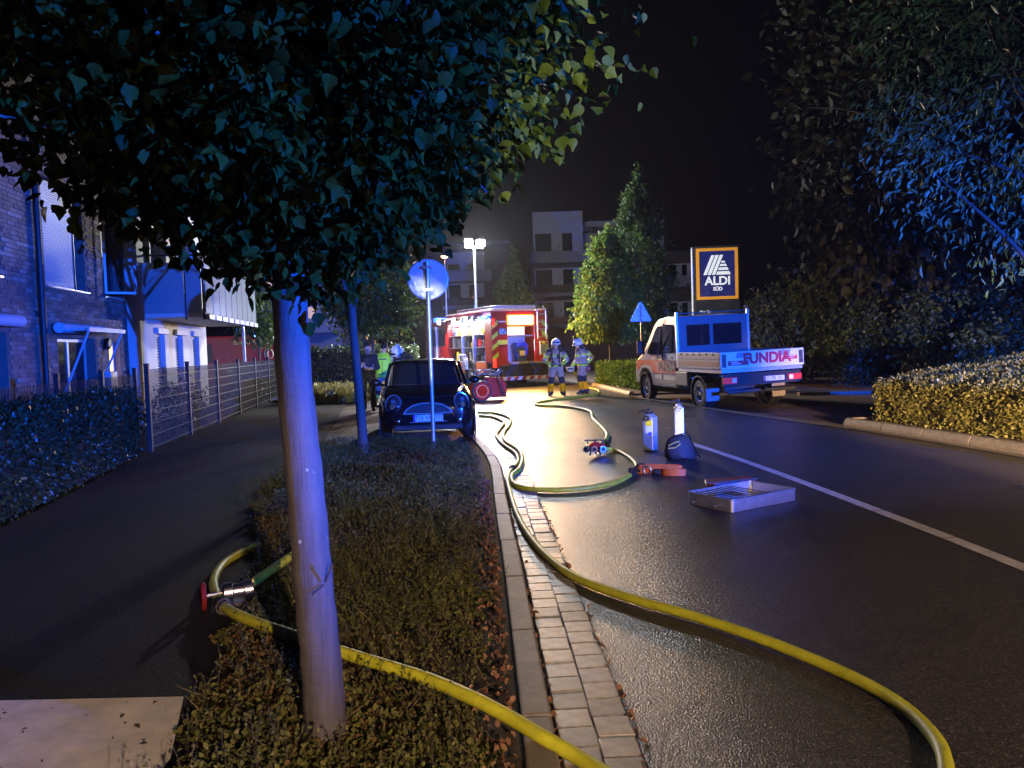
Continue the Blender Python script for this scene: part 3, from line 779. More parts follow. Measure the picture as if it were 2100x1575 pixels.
def cone(zb, zt, cx=0, cy=0):
    def f(p, cl):
        k = np.clip((zt-p[:, 2])/(zt-zb), .05, 1)**.45; p = p.copy(); p[:, 0] = cx+(p[:, 0]-cx)*k; p[:, 1] = cy+(p[:, 1]-cy)*k; return p[p[:, 2] > zb], cl
    return f
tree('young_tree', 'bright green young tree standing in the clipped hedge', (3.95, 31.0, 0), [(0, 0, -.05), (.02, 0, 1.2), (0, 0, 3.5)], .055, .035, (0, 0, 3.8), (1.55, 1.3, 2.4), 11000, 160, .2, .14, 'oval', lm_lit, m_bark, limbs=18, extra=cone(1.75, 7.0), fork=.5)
tree('young_tree', 'taller slim dark green tree behind the young tree in the hedge', (5.6, 33.5, 0), [(0, 0, -.05), (.02, 0, 2), (0, 0, 5)], .07, .04, (0, 0, 5.0), (1.7, 1.4, 3.9), 9000, 190, .24, .15, 'oval', lm_back, m_bark, limbs=20, extra=cone(1.6, 9.2), fork=.5)
tree('young_tree', 'dim small tree in front of the far apartments above the engine', (.2, 46, 0), [(0, 0, -.05), (.02, 0, 2), (0, 0, 4)], .07, .04, (0, 0, 4.3), (1.4, 1.2, 3.0), 3500, 90, .25, .2, 'oval', lm_back, m_bark, limbs=12, extra=cone(1.5, 7.2), fork=.5)
tree('young_tree', 'small tree beyond the balcony end above the red command van', (-9.6, 29.5, 0), [(0, 0, -.05), (.02, 0, 1), (0, 0, 2.4)], .05, .03, (0, 0, 3.6), (1.0, 1.0, 1.6), 3000, 80, .2, .13, 'oval', lm_back, m_bark, limbs=12)
lm_will = leafmat('leaf_willow', (.07, .15, .08), (.14, .27, .15), .2, .4, .3)
def sweep(p, cl):
    p = p.copy(); return p[(p[:, 2] > 2.25+.45*np.maximum(0, -p[:, 0]-1.5))], cl
tree('overhanging_tree', 'tree with narrow leaves lit cyan blue hanging over the right hedge', (10.2, 13.4, 0), [(0, 0, -.1), (.1, 0, 1.5), (0, 0, 4), (0, 0, 7)], .22, .12, (0, -.3, 6.8), (4.1, 2.6, 4.9), 17000, 260, .36, .15, 'lance', lm_will, m_bark_d, limbs=80, hollow=.45, droop=.5, extra=sweep, fork=.3)
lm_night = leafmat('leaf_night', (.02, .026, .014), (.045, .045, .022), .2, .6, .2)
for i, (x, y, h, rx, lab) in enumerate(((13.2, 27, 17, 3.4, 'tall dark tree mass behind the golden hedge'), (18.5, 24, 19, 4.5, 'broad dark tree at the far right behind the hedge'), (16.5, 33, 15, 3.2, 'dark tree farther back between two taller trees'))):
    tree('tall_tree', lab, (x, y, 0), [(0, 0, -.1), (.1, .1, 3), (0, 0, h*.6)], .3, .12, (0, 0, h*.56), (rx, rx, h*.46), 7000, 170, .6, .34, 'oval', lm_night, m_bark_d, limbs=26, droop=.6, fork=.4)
# shrubs behind the truck and beyond the driveway
lm_shrub = leafmat('leaf_shrub', (.03, .05, .022), (.07, .10, .045), .25)
for i, (x, y, c, r, n, lab) in enumerate((
        (9.9, 27.5, (0, 0, 1.85), (1.8, 1.6, 1.75), 6500, 'dark shrub rising directly behind the flatbed truck'),
        (11.6, 25.5, (0, 0, 1.3), (1.6, 1.4, 1.3), 5000, 'round dark shrub right of the truck tailgate'),
        (13.2, 31, (0, 0, 2.7), (1.6, 1.6, 2.4), 5000, 'taller shrub beside the blue store sign'),
        (14.2, 19.5, (0, 0, 1.0), (3.0, 1.2, 1.0), 6000, 'low spreading dark shrub behind the golden hedge'),
        (13.6, 23.2, (0, 0, 1.5), (2.2, 1.5, 1.5), 5000, 'dark shrub at the back of the driveway'))):
    t = empty('shrub', (x, y, 0), 0, lab, 'shrub')
    p, cl = cluster_points(n, c, r, 110, .2, .4); p = p[p[:, 2] > .03]
    o = p-np.array(c); o /= np.linalg.norm(o, axis=1)[:, None]+1e-6
    link('foliage', leaf_mesh('foliage', p, rotmats(len(p), .2, out=o, jit=.7), .12*(.6+.8*rng.random(len(p))), 'oval', lm_shrub), t)['kind'] = 'stuff'
    m = MB()
    for k in range(14): L = limb_path((random.uniform(-.3, .3), random.uniform(-.2, .2), 0), Vector(cl[k])*.95); m.tube(L, .03, 5, rs=[.035*(1-.8*j/(len(L)-1)) for j in range(len(L))])
    m.build('stem', m_bark_d, t)

t = empty('shrub', (-7.3, 33.2, 0), rad(8), 'dark boundary hedge behind the people under the far house', 'hedge')
p = box_leaf_points(9000, -2.6, 3.2, 0, .8, .02, 1.75); p += rng.normal(size=p.shape)*.08
link('foliage', leaf_mesh('foliage', p, rotmats(len(p), .1), .11*(.6+.8*rng.random(len(p))), 'oval', lm_dark), t)['kind'] = 'stuff'
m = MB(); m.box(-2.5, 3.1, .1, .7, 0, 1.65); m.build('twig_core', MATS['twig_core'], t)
# ground cover in the near bed ------------------------------------------------
lm_cover = leafmat('leaf_cover', (.075, .085, .022), (.16, .16, .05), .3, .6, .2)
def bed_points(n, y0, y1, pw, hmax):
    y = y0+(y1-y0)*rng.random(n)**pw
    xl = np.interp(y, [p.y for p in bl], [p.x for p in bl]); o2 = off(gr, -.52); xr = np.interp(y, [p.y for p in o2], [p.x for p in o2])
    u = rng.random(n); edge = .05*np.sin(y*7)+.04*np.sin(y*17+2)
    x = xl-.06+edge+(xr-xl-.05)*u
    mound = .55+.45*np.sin(x*3.1+1.7*np.sin(y*1.3))*np.cos(y*2.3+x)
    h = hmax*(.25+.75*mound)*np.clip(np.minimum(u, 1-u)*6, .25, 1)
    z = .03+h*rng.random(n)**.6
    return np.stack([x, y, z], 1)
def patchy(p):
    f = np.sin(p[:, 0]*4.1+1.3*np.sin(p[:, 1]*2.7))+np.sin(p[:, 1]*3.3+2*np.sin(p[:, 0]*3.7))+.6*np.sin(p[:, 0]*13+p[:, 1]*9)
    return p[rng.random(len(p)) < np.clip(.62+.3*f, .12, 1)]
p1 = patchy(bed_points(130000, 1.7, 7.5, 1.35, .13)); p2 = patchy(bed_points(80000, 6.5, 12.75, 1.0, .26))
pp = np.concatenate([p1, p2]); ss = np.concatenate([.0135*(.5+1.1*rng.random(len(p1)))*(1+.5*(np.sin(p1[:, 0]*5+p1[:, 1]*2)>.2)), .020*(.6+.9*rng.random(len(p2)))])
br = (np.sin(pp[:, 0]*2.3+pp[:, 1]*1.1)+np.sin(pp[:, 1]*1.9+1)+rng.normal(size=len(pp))*.5) > 1.35
lm_cov2 = leafmat('leaf_cover_brown', (.085, .05, .02), (.16, .10, .045), .2, .7, .1)
g2 = link('dry_ground_cover', leaf_mesh('dry_ground_cover', pp[br], rotmats(int(br.sum()), -.3, jit=.8), ss[br], 'oval', lm_cov2)); tag(g2, 'brownish dry patches among the low plants of the bed', 'ground cover', kind='stuff')
pp, ss = pp[~br], ss[~br]
pb = bed_points(5200, 1.7, 3.4, 1.0, .17); pb = pb[(pb[:, 0] < -.2)]; pp = np.concatenate([pp, pb]); ss = np.concatenate([ss, .026*(.6+.7*rng.random(len(pb)))])
sb = bed_points(1500, 1.7, 11.5, 1.2, .1); sp_p, sp_s = [], []; stm = MB()
for q in sb:
    hh = random.uniform(.06, .2)*(1 if q[1] < 5 else 1.5); dx, dy = random.gauss(0, .3)*hh, random.gauss(0, .3)*hh
    if q[1] < 6: stm.cyl(q, (q[0]+dx, q[1]+dy, q[2]+hh), .0018, .001, 4)
    for k in range(9): t_ = (k+1)/9; sp_p.append((q[0]+dx*t_+random.gauss(0, .006), q[1]+dy*t_+random.gauss(0, .006), q[2]+hh*t_)); sp_s.append(random.uniform(.014, .026)*(1.25-.6*t_))
st_ = stm.build('sprig_stem', m_bark_d); tag(st_, 'fine stems of the sprigs standing above the planted bed', 'stems', kind='stuff')
pp = np.concatenate([pp, np.array(sp_p)]); ss = np.concatenate([ss, np.array(sp_s)])
gc = link('ground_cover', leaf_mesh('ground_cover', pp, rotmats(len(pp), -.3, jit=.8), ss, 'oval', lm_cover)); tag(gc, 'low leafy ground cover filling the long planted bed', 'ground cover', kind='stuff')
m = MB()
for i in range(900):
    q = bed_points(1, 1.8, 13.2, 1.0, .1)[0]; a = random.uniform(0, 6.3); l = random.uniform(.05, .16)
    m.cyl(q, (q[0]+math.cos(a)*l, q[1]+math.sin(a)*l, q[2]+random.uniform(.02, .12)), .0016, .0008, 4)
tw = m.build('dry_twig', M('dry_twig', (.22, .16, .10), .8)); tag(tw, 'thin dry twigs poking out of the planted bed', 'twigs', kind='stuff')
lm_dead = leafmat('leaf_dead', (.14, .06, .03), (.30, .17, .10), .15, .7)
q = []
for i in range(900):
    y = random.uniform(1.6, 9); q.append((x_on(off(gr, -.5), y)-abs(random.gauss(0, .07)), y, .05+random.random()*.03))
for i in range(260):
    y = random.uniform(1.6, 9); q.append((x_on(off(gr, -.335), y)+random.gauss(0, .012), y, .015))
for i in range(160):
    y = random.uniform(1.6, 9); q.append((x_on(off(gr, 0.0), y)+random.gauss(0, .008), y, .012))
q = np.array(q); dl = link('dead_leaves', leaf_mesh('dead_leaves', q, rotmats(len(q), 0, jit=1), .03*(.4+.9*rng.random(len(q))), 'oval', lm_dead)); tag(dl, 'curled brown dead leaves gathered along the left kerb', 'dead leaves', kind='stuff')
# tall grass verge beyond the car
q = []; n = 5000
gx = rng.uniform(-7.2, -4.6, n); gy = rng.uniform(24.0, 29.5, n)
Rg = rotmats(n, -1.6, jit=.5); gp = np.stack([gx, gy, np.full(n, .01)], 1)
gg = link('verge_grass', leaf_mesh('verge_grass', gp, Rg, .38*(.4+rng.random(n)), 'lance', leafmat('grass_dry', (.16, .15, .04), (.30, .27, .09), .3))); tag(gg, 'patch of tall dry grass lit yellow beside the footpath', 'grass', kind='stuff')
# plants climbing the mesh fence
lm_ivy = leafmat('leaf_ivy', (.02, .045, .02), (.06, .10, .04), .2, .3)
p, cl = cluster_points(3500, (0, 0, .65), (2.2, .35, .6), 60, .14, .2); p = p[p[:, 2] > .02]
t = empty('garden_shrub', (-8.35, 24.0, 0), rad(100), 'leafy shrub pushing against the mesh fence near its far end', 'shrub')
link('foliage', leaf_mesh('foliage', p, rotmats(len(p), .2), .07*(.6+.8*rng.random(len(p))), 'oval', lm_ivy), t)['kind'] = 'stuff'
p, cl = cluster_points(2500, (0, 0, .5), (2.6, .3, .5), 60, .14, .2); p = p[p[:, 2] > .02]
t = empty('garden_shrub', (-7.15, 16.5, 0), rad(100), 'dark garden plants behind the nearest panels of the mesh fence', 'shrub')
link('foliage', leaf_mesh('foliage', p, rotmats(len(p), .2), .06*(.6+.8*rng.random(len(p))), 'oval', lm_ivy), t)['kind'] = 'stuff'

# ================================================================== FAR APARTMENTS
m_bbrick = M('far_brick', (.085, .055, .05), .85, var=.2, vs=4)
m_bwhite = M('far_white', (.42, .42, .45), .8, var=.06, vs=2)
m_slabg = M('far_slab', (.24, .23, .25), .8)
def px_x(px, Y): return (px-1050)/FPX*Y
def apartment(label, Y, x0, x1, H, bays, extra=None, wm=None):
    t = empty('apartment_block', (0, Y, 0), 0, label, 'building')
    m = MB(); m.box(x0, x1, 0, 9, 0, H); m.build('wall', wm or m_bbrick, t)
    m = MB(); m.box(x0-.15, x1+.15, -.15, 9, H, H+.2); m.build('roof', m_dkgrey, t)
    for (bx0, bx1, floors, lits) in bays:
        for fi, (z0, z1) in enumerate(floors):
            b = empty('bay'); b.parent = t
            m = MB(); m.box(bx0, bx1, -.35, -.003, z0, z1); m.build('render_panel', m_bwhite, b)
            wd = bx1-bx0
            for k, (a, c) in enumerate(((.04, .36), (.58, .78))):
                fr = MB(); fr.box(bx0+wd*a, bx0+wd*c, -.40, -.353, z0+.02, z0+(z1-z0)*(.94 if z1-z0 < 2 else .55)); fr.build('window', m_glass if (fi, k) not in lits else M('far_lit', (.9, .7, .4), .6, emit=(1, .55, .28), es=.5), b)
            m = MB(); m.box(bx0+wd*.5, bx0+wd*.54, -.38, -.353, z0+.9, z0+1.15); m.build('wall_lamp', m_grey, b)
            m = MB(); m.box(bx0-.3, bx1+.6, -1.7, -.36, z0-.32, z0-.04); m.build('balcony_slab', m_slabg, b)
            m = MB(); m.box(bx0-.3, bx1+.6, -1.72, -1.6, z0-.04, z0+.5); m.build('parapet', m_bbrick if fi else m_slabg, b)
    if extra: extra(t)
    return t
Y1 = 58
def pent(t):
    m = MB(); m.box(px_x(1205, Y1), px_x(1373, Y1), .8, 8, 8.4, 10.9); m.build('penthouse', m_bwhite, t)
    m = MB(); m.box(px_x(1204, Y1), px_x(1340, Y1), -.3, .75, 10.0, 10.3); m.build('canopy', m_dkgrey, t)
apartment('far apartment block with pale tall stair tower behind the young trees', Y1, px_x(1096, Y1), px_x(1440, Y1), 8.2,
          [(px_x(1102, Y1), px_x(1203, Y1), [(7.95, 11.5), (5.5, 7.35), (3.2, 4.95)], {(2, 9)}), (px_x(1372, Y1), px_x(1422, Y1), [(5.9, 7.4), (3.0, 4.6)], ())], pent)
Y2 = 60
apartment('far apartment block behind the floodlight mast', Y2, px_x(880, Y2), px_x(1052, Y2), 9.6,
          [(px_x(925, Y2), px_x(1000, Y2), [(7.0, 9.0), (4.9, 6.6), (2.6, 4.2)], ())])
Y3 = 46
def leftx(t):
    m = MB(); m.box(px_x(556, Y3), px_x(571, Y3), -.06, -.003, 5.0, 6.2); m.build('lit_window', MATS['far_lit'], t)
    m = MB(); m.box(px_x(536, Y3), px_x(580, Y3), -.05, -.003, .5, 3.6); m.build('dark_window', m_glass, t)
m_bblue = M('far_plaster', (.22, .21, .24), .8)
t = apartment('far plastered house with one lit window above the command van', Y3, px_x(520, Y3), px_x(705, Y3), 7.4, [(px_x(640, Y3), px_x(690, Y3), [(3.1, 4.4)], {(0, 0)})], leftx, m_bblue)

# ================================================================== STORE SIGN
YS = 40.0
sx0 = px_x(1433, YS); sw = 2.10; sh_ = 2.62; stop = 6.35
sg = empty('store_sign', (sx0, YS, 0), rad(-4), 'blue store sign with orange frame and white stripes logo on a dark pylon', 'sign')
m_sblue = M('sign_blue', (.012, .022, .16), .4, emit=(.05, .07, .45), es=.10)
m_sor = M('sign_orange', (.75, .30, .03), .4, emit=(1, .42, .04), es=.32)
m_swh = M('sign_white', (.8, .8, .8), .4, emit=(.85, .9, 1), es=.55)
zb = stop-sh_
m = MB(); m.box(-.1, sw+.1, .06, .5, 0, stop+.12); m.build('pylon', M('pylon_dark', (.03, .035, .045), .5), sg)
m = MB()
fw = .15
m.box(0, fw, -.05, .055, zb, stop); m.box(sw-fw, sw, -.05, .055, zb, stop); m.box(fw, sw-fw, -.05, .055, stop-fw, stop); m.box(fw, sw-fw, -.05, .055, zb, zb+fw)
m.build('frame', m_sor, sg)
m = MB(); m.box(fw, sw-fw, -.02, .055, zb+fw, stop-fw); m.build('panel', m_sblue, sg)
# logo: three slanted bars and four stacked bars forming an A
def quad(name, pts, mat, par, y=-.03):
    m = MB(); m.prism(pts, 'y', y, y+.009); return m.build(name, mat, par)
lx, lz = sw/2-.02, zb+1.26
Hh = 1.0
for k in range(3):
    bx = lx-.68+k*.215; quad('logo_bar', [(bx, lz), (bx+.16, lz), (bx+.16+.42, lz+Hh), (bx+.42, lz+Hh)], m_swh, sg)
for k, (z0, z1) in enumerate(((.0, .16), (.23, .36), (.43, .54), (.61, .70))):
    xr = lambda z: lx+.70-.30*z/.7*1.0 if z < .45 else lx+.70-.30*z/.7
    xl = lambda z: lx-.68+3*.215+.42*z/Hh+.0
    quad('logo_bar', [(xl(z0), lz+z0), (xr(z0), lz+z0), (xr(z1), lz+z1), (xl(z1), lz+z1)], m_swh, sg)
text('ALDI', .60, m_swh, sg, (sw/2+.02, -.032, zb+.93), (PI/2, 0, 0), sx=1.0, bold=.016)
text('SÜD', .25, m_swh, sg, (sw/2+.02, -.032, zb+.53), (PI/2, 0, 0), bold=.008)
text('Mo-Sa', .22, m_swh, sg, (.42, .045, zb-.62), (PI/2, 0, 0))
fp = empty('flag_pole', (px_x(1425, 37), 37, 0), 0, 'slim blue lit pole left of the store sign', 'pole')
m = MB(); m.tube([(0, 0, 0), (0, 0, 6.0)], .06, 10); m.build('shaft', m_white, fp, True)
m = MB(); m.ell((0, 0, 6.03), (.07, .07, .05)); m.build('cap', m_galv, fp, True)

# triangular road sign seen from behind
ts = empty('road_sign', (px_x(1318, 27.5)+.0, 27.5, 0), rad(4), 'triangular road sign seen from behind beyond the hedge', 'road sign')
m = MB(); m.cyl((0, 0, 0), (0, 0, 2.95), .03); m.build('pole', m_galv, ts, True)
m = MB(); a = .38; m.prism([(-a, 2.42), (-a+.05, 2.37), (a-.05, 2.37), (a, 2.42), (.05, 3.03), (0, 3.06), (-.05, 3.03)], 'y', .032, .045); m.build('plate', m_galv, ts)
m = MB(); m.box(-.06, .06, -.034, .03, 2.5, 2.53); m.box(-.06, .06, -.034, .03, 2.75, 2.78); m.build('clamp', m_galv, ts)
# round road sign seen from behind, in the bed
rs = empty('road_sign', (-1.24, 11.9, 0), rad(3), 'round road sign seen from behind on a grey pole in the bed', 'road sign')
m = MB(); m.cyl((0, 0, 0), (0, 0, 2.95), .032); m.build('pole', m_galv, rs, True)
m = MB(); m.lathe([(.0001, .037), (.30, .037), (.315, .045), (.315, .05), (.30, .058), (.0001, .058)], (0, 0, 2.68), 'y', n=40); m.build('plate', m_galv, rs)
m = MB(); m.box(-.07, .07, -.036, .035, 2.5, 2.54); m.box(-.07, .07, -.036, .035, 2.84, 2.88); m.build('clamp', m_steel, rs)
# far street lamp between the trees and the mast
street_lamp((px_x(921, 42), 42, 0), 6.6, 'slim far street lamp left of the floodlight mast', 90, (1, .35, .12))

# ================================================================== FIRE ENGINE
fe_o = empty('fire_engine', (.38, 31.03, 0), rad(25), 'red fire engine seen from behind with open lit equipment lockers', 'fire engine')
m_comp = M('locker_inside', (.62, .63, .66), .5)
m_amb = M('amber_lens', (.9, .4, .05), .4, emit=(1, .45, .06), es=22)
m_blu = M('blue_lens', (.02, .1, .8), .3, emit=(.004, .04, 1), es=14)
m_wl = M('white_lens', (.9, .9, .85), .4, emit=(1, .86, .62), es=40)
m_redl = M('red_lens', (.7, .03, .02), .3, emit=(1, .03, .02), es=2.2)
W2 = 1.25
def P(name, fn, mat, par=None, **k):
    m = MB(); fn(m); return m.build(name, mat, par or fe_o, **k)
# chassis and running gear
P('chassis', lambda m: (m.box(-.5, .5, .3, 8.2, .55, .8), m.box(-1.15, 1.15, .5, 1.2, .5, .93), m.box(-1.15, 1.15, 3.0, 5.0, .5, .93)), m_dkgrey)
def wheel(par, x, y, r, wd, side, rimc=None, name='wheel'):
    wo = empty(name); wo.parent = par; wo.location = (x, y, r)
    m = MB(); h = wd/2; m.lathe([(r*.6, -h), (r*.93, -h), (r, -h*.7), (r, h*.7), (r*.93, h), (r*.6, h)], (0, 0, 0), 'x', n=28); m.build('tyre', m_black, wo, True)
    s = side; m = MB(); m.lathe([(r*.62, s*h*.4), (r*.6, s*h*.95), (r*.52, s*h*.9), (r*.45, s*h*.35), (r*.2, s*h*.5), (r*.16, s*h*.9), (.001, s*h*.92)], (0, 0, 0), 'x', n=24)
    m.build('rim', rimc or m_steel, wo, True)
    return wo
for y in (2.3, 6.6):
    for s in (-1, 1): wheel(fe_o, s*1.08, y, .5, .32, s, m_grey)
# superstructure: roof, floor, pillars, bulkheads so that the lockers are real spaces
P('roof_deck', lambda m: m.box(-W2, W2, .0, 5.15, 2.88, 3.05), m_red, bevel=.02)
P('body_floor', lambda m: m.box(-W2+.02, W2-.02, .02, 5.13, .95, 1.03), m_dkgrey)
P('core_wall', lambda m: (m.box(-.55, -.5, .75, 5.1, 1.03, 2.88), m.box(.5, .55, .75, 5.1, 1.03, 2.88), m.box(-.55, .55, .7, .745, 1.03, 2.88)), m_comp)
P('right_side', lambda m: m.box(W2-.05, W2, .03, 5.13, 1.03, 2.88), m_red)
P('front_bulkhead', lambda m: m.box(-W2+.01, W2-.06, 5.08, 5.14, 1.03, 2.88), m_red)
ybay = [.62, 1.95, 3.25, 4.95]
for i, y in enumerate(ybay):
    P('pillar', lambda m: m.box(-W2, -.56, y-.05, y+.05, 1.03, 2.88), m_red if i in (0, 3) else m_alu)
P('side_skirt', lambda m: (m.box(-W2, -W2+.06, .62, 1.65, .55, 1.02), m.box(-W2, -W2+.06, 2.95, 5.1, .55, 1.02)), M('skirt_orange', (.55, .12, .03), .4))
P('wheel_arch', lambda m: m.lathe([(.56, -.18), (.64, -.18), (.64, .18), (.56, .18)], (-1.1, 2.3, .5), 'x', n=28), m_black)
# rolled-up shutters at the head of each locker
for a, b in zip(ybay, ybay[1:]):
    P('rolled_shutter', lambda m: m.tube([(-1.12, a+.06, 2.78), (-1.12, b-.06, 2.78)], .085, 12), m_alu, smooth=True)
    P('locker_light', lambda m: m.box(-1.2, -1.17, a+.1, b-.1, 2.6, 2.66), M('locker_led', (.9, .9, .85), .4, emit=(1, .93, .8), es=7))
# closed upper panel near the rear corner
P('side_panel', lambda m: m.box(-W2+.002, -W2+.04, .03, .57, 1.03, 2.88), m_red)
# equipment racks in the lockers
eqm = [m_steel, m_dkgrey, m_redp, m_white, m_alu, M('eq_yellow', (.65, .5, .05), .5), M('eq_blue', (.05, .12, .45), .5), m_grey, m_black]
for bi, (a, b) in enumerate(zip(ybay, ybay[1:])):
    P('locker_back', lambda m: m.box(-.6, -.56, a+.06, b-.06, 1.05, 2.85), m_comp)
    for z in (1.03, 1.62, 2.14):
        P('shelf', lambda m: m.box(-1.2, -.61, a+.06, b-.06, z+.002, z+.03), m_alu)
        y = a+.12
        while y < b-.2:
            wd = random.uniform(.08, .24); hh = random.uniform(.18, .45); mt = random.choice(eqm); kind = random.random(); xx = random.uniform(-1.18, -1.0)
            if y+wd > b-.08: break
            if kind < .4: P('tool_case', lambda m: m.box(xx, xx+.3, y, y+wd, z+.031, z+.031+hh), mt, bevel=.012)
            elif kind < .75: P('cylinder', lambda m: m.lathe([(wd*.4, 0), (wd*.45, .02), (wd*.45, hh*.75), (wd*.2, hh*.9), (wd*.16, hh)], (xx+.14, y+wd/2, z+.031), n=14), mt, smooth=True)
            else:
                P('hose_roll', lambda m: m.lathe([(hh*.15, -.05), (hh*.5, -.05), (hh*.5, .05), (hh*.15, .05)], (xx+.1, y+wd/2, z+.031+hh*.5), 'x', n=18), random.choice([m_hose, m_redp, m_white, m_dkgrey]), smooth=True)
            y += wd+random.uniform(.02, .08)
# pull-out rack with tools in front of the middle locker
P('pull_out_rack', lambda m: (m.tube([(-1.5, 2.2, .75), (-1.5, 2.2, 1.35), (-1.5, 2.9, 1.35), (-1.5, 2.9, .75)], .02, 6), m.box(-1.5, -1.25, 2.2, 2.9, .72, .75), m.tube([(-1.5, 2.2, 1.05), (-1.5, 2.9, 1.05)], .015, 6)), m_alu)
P('extinguisher', lambda m: m.lathe([(.001, 0), (.09, .01), (.095, .35), (.05, .43), (.03, .5)], (-1.38, 2.38, .75), n=14), m_steel, smooth=True)
P('extinguisher', lambda m: m.lathe([(.001, 0), (.09, .01), (.095, .35), (.05, .43), (.03, .5)], (-1.38, 2.7, .75), n=14), m_steel, smooth=True)
# rear face: left panel, right panel, platform, shelf
P('rear_left_panel', lambda m: m.box(-W2, -.56, -.03, .02, .8, 2.88), m_red, bevel=.015)
P('rear_right_panel', lambda m: m.box(.62, W2, -.03, .02, .95, 2.88), m_red, bevel=.015)
P('rear_platform', lambda m: m.box(-.55, 1.2, -.25, .6, .92, 1.0), m_galv)
P('rear_shelf', lambda m: m.box(-.5, .56, -.02, .69, 2.02, 2.08), m_alu)
P('tail_box', lambda m: m.box(-.95, 1.15, -.2, .35, .42, .9), m_black, bevel=.02)
P('rear_bumper', lambda m: m.box(-1.2, 1.2, -.3, -.2, .3, .44), m_white)
for k in range(7):
    x = -1.15+k*.34; P('bumper_stripe', lambda m: m.prism([(x, .305), (x+.16, .305), (x+.25, .435), (x+.09, .435)], 'y', -.306, -.301), m_redp)
for s, x0 in ((-1, -1.245), (1, .98)):
    for k in range(4):
        z = 1.05+k*.42
        if s < 0: pts = [(x0, z), (x0+.26, z+.2), (x0+.26, z+.38), (x0, z+.18)]
        else: pts = [(x0, z+.2), (x0+.26, z), (x0+.26, z+.18), (x0, z+.38)]
        P('chevron', lambda m: m.prism(pts, 'y', -.037, -.031), m_lime)
P('reflex_band', lambda m: m.box(-1.0, -.58, -.042, -.038, 1.72, 1.9), m_lime)
P('sticker', lambda m: m.box(-.92, -.63, -.036, -.031, 2.12, 2.35), M('sticker', (.25, .4, .6), .4, var=.8, vs=12))
P('small_print', lambda m: m.box(-.93, -.62, -.036, -.0315, 2.60, 2.65), m_white)
P('tail_light', lambda m: m.box(-1.22, -1.1, -.06, -.031, .82, 1.15), m_redl); P('tail_light', lambda m: m.box(1.1, 1.2, -.06, -.031, 1.0, 1.2), m_redl)
P('marker_light', lambda m: m.box(-1.2, -1.12, -.06, -.031, 2.45, 2.75), m_redl)
P('traffic_warner', lambda m: m.box(-.5, .58, -.08, -.0, 2.5, 2.86), m_amb, bevel=.02)
P('warner_housing', lambda m: m.box(-.54, .62, -.05, .05, 2.42, 2.49), M('housing_orange', (.6, .2, .02), .5))
lamp('warner_light', 'AREA', (0.04, -.14, 2.66), 950, (1, .50, .12), fe_o, 1.0, target=(0.04, -5, 1.6), sy=.3)
lamp('rear_locker_light', 'AREA', (.04, .1, 2.38), 25, (1, .8, .5), fe_o, .8, target=(.04, .3, 1.2), sy=.2)
# ladder at the rear right
lad = empty('ladder'); lad.parent = fe_o
for x in (.74, 1.12):
    m = MB(); m.tube([(x, -.12, 1.9), (x, -.12, 3.05), (x, .1, 3.25)], .02, 8); m.build('rail', m_alu, lad, True)
for k in range(4):
    m = MB(); m.cyl((.74, -.12, 2.0+.3*k), (1.12, -.12, 2.0+.3*k), .016); m.build('rung', m_alu, lad, True)
P('folding_chair_rack', lambda m: (m.tube([(.78, -.2, 1.25), (.78, -.2, 1.8), (1.15, -.2, 1.8), (1.15, -.2, 1.25)], .02, 8), m.box(.82, 1.1, -.18, -.1, 1.3, 1.7)), m_alu)
# roof rail, gallery, beacons
P('roof_rail', lambda m: (m.tube([(-W2+.05, 0, 3.12), (-W2+.05, 5.1, 3.12)], .03, 8), m.tube([(W2-.05, 0, 3.12), (W2-.05, 5.1, 3.12)], .03, 8), m.tube([(-W2+.05, 0, 3.12), (W2-.05, 0, 3.12)], .03, 8)), m_alu)
P('roof_box', lambda m: (m.box(-.9, .9, .4, 4.6, 3.05, 3.3)), m_alu, bevel=.02)
P('rear_beacon', lambda m: m.tube([(-1.29, .15, 2.82), (-1.29, 1.15, 2.82)], .055, 10), m_blu, smooth=True)
lamp('rear_beacon_light', 'POINT', (-1.42, .6, 2.85), 130, (.03, .16, 1), fe_o, .05)
P('awning_rail', lambda m: m.box(-1.42, -1.26, 1.7, 5.9, 2.9, 2.96), M('awning_beige', (.45, .38, .3), .5))
for y in (2.05, 3.45, 5.3):
    fl = empty('side_floodlight'); fl.parent = fe_o
    m = MB(); m.box(-1.5, -1.42, y-.2, y+.2, 2.76, 2.93); m.build('housing', m_dkgrey, fl)
    m = MB(); m.box(-1.515, -1.502, y-.18, y+.18, 2.76, 2.92); m.build('lens', m_wl, fl)
    lamp('side_flood_light', 'AREA', (-1.56, y, 2.84), 520, (1, .93, .82), fe_o, .35, target=(-5, y-1.2, 0.4), sy=.15)
    m = MB(); m.box(-1.49, -1.43, y-.16, y+.16, 2.70, 2.755); m.build('visor', m_dkgrey, fl)
for a, b in zip(ybay, ybay[1:]):
    lamp('locker_lamp', 'AREA', (-1.14, (a+b)/2, 2.58), 85, (1, .97, .92), fe_o, b-a-.2, target=(-.9, (a+b)/2, 1.2), sy=.06)
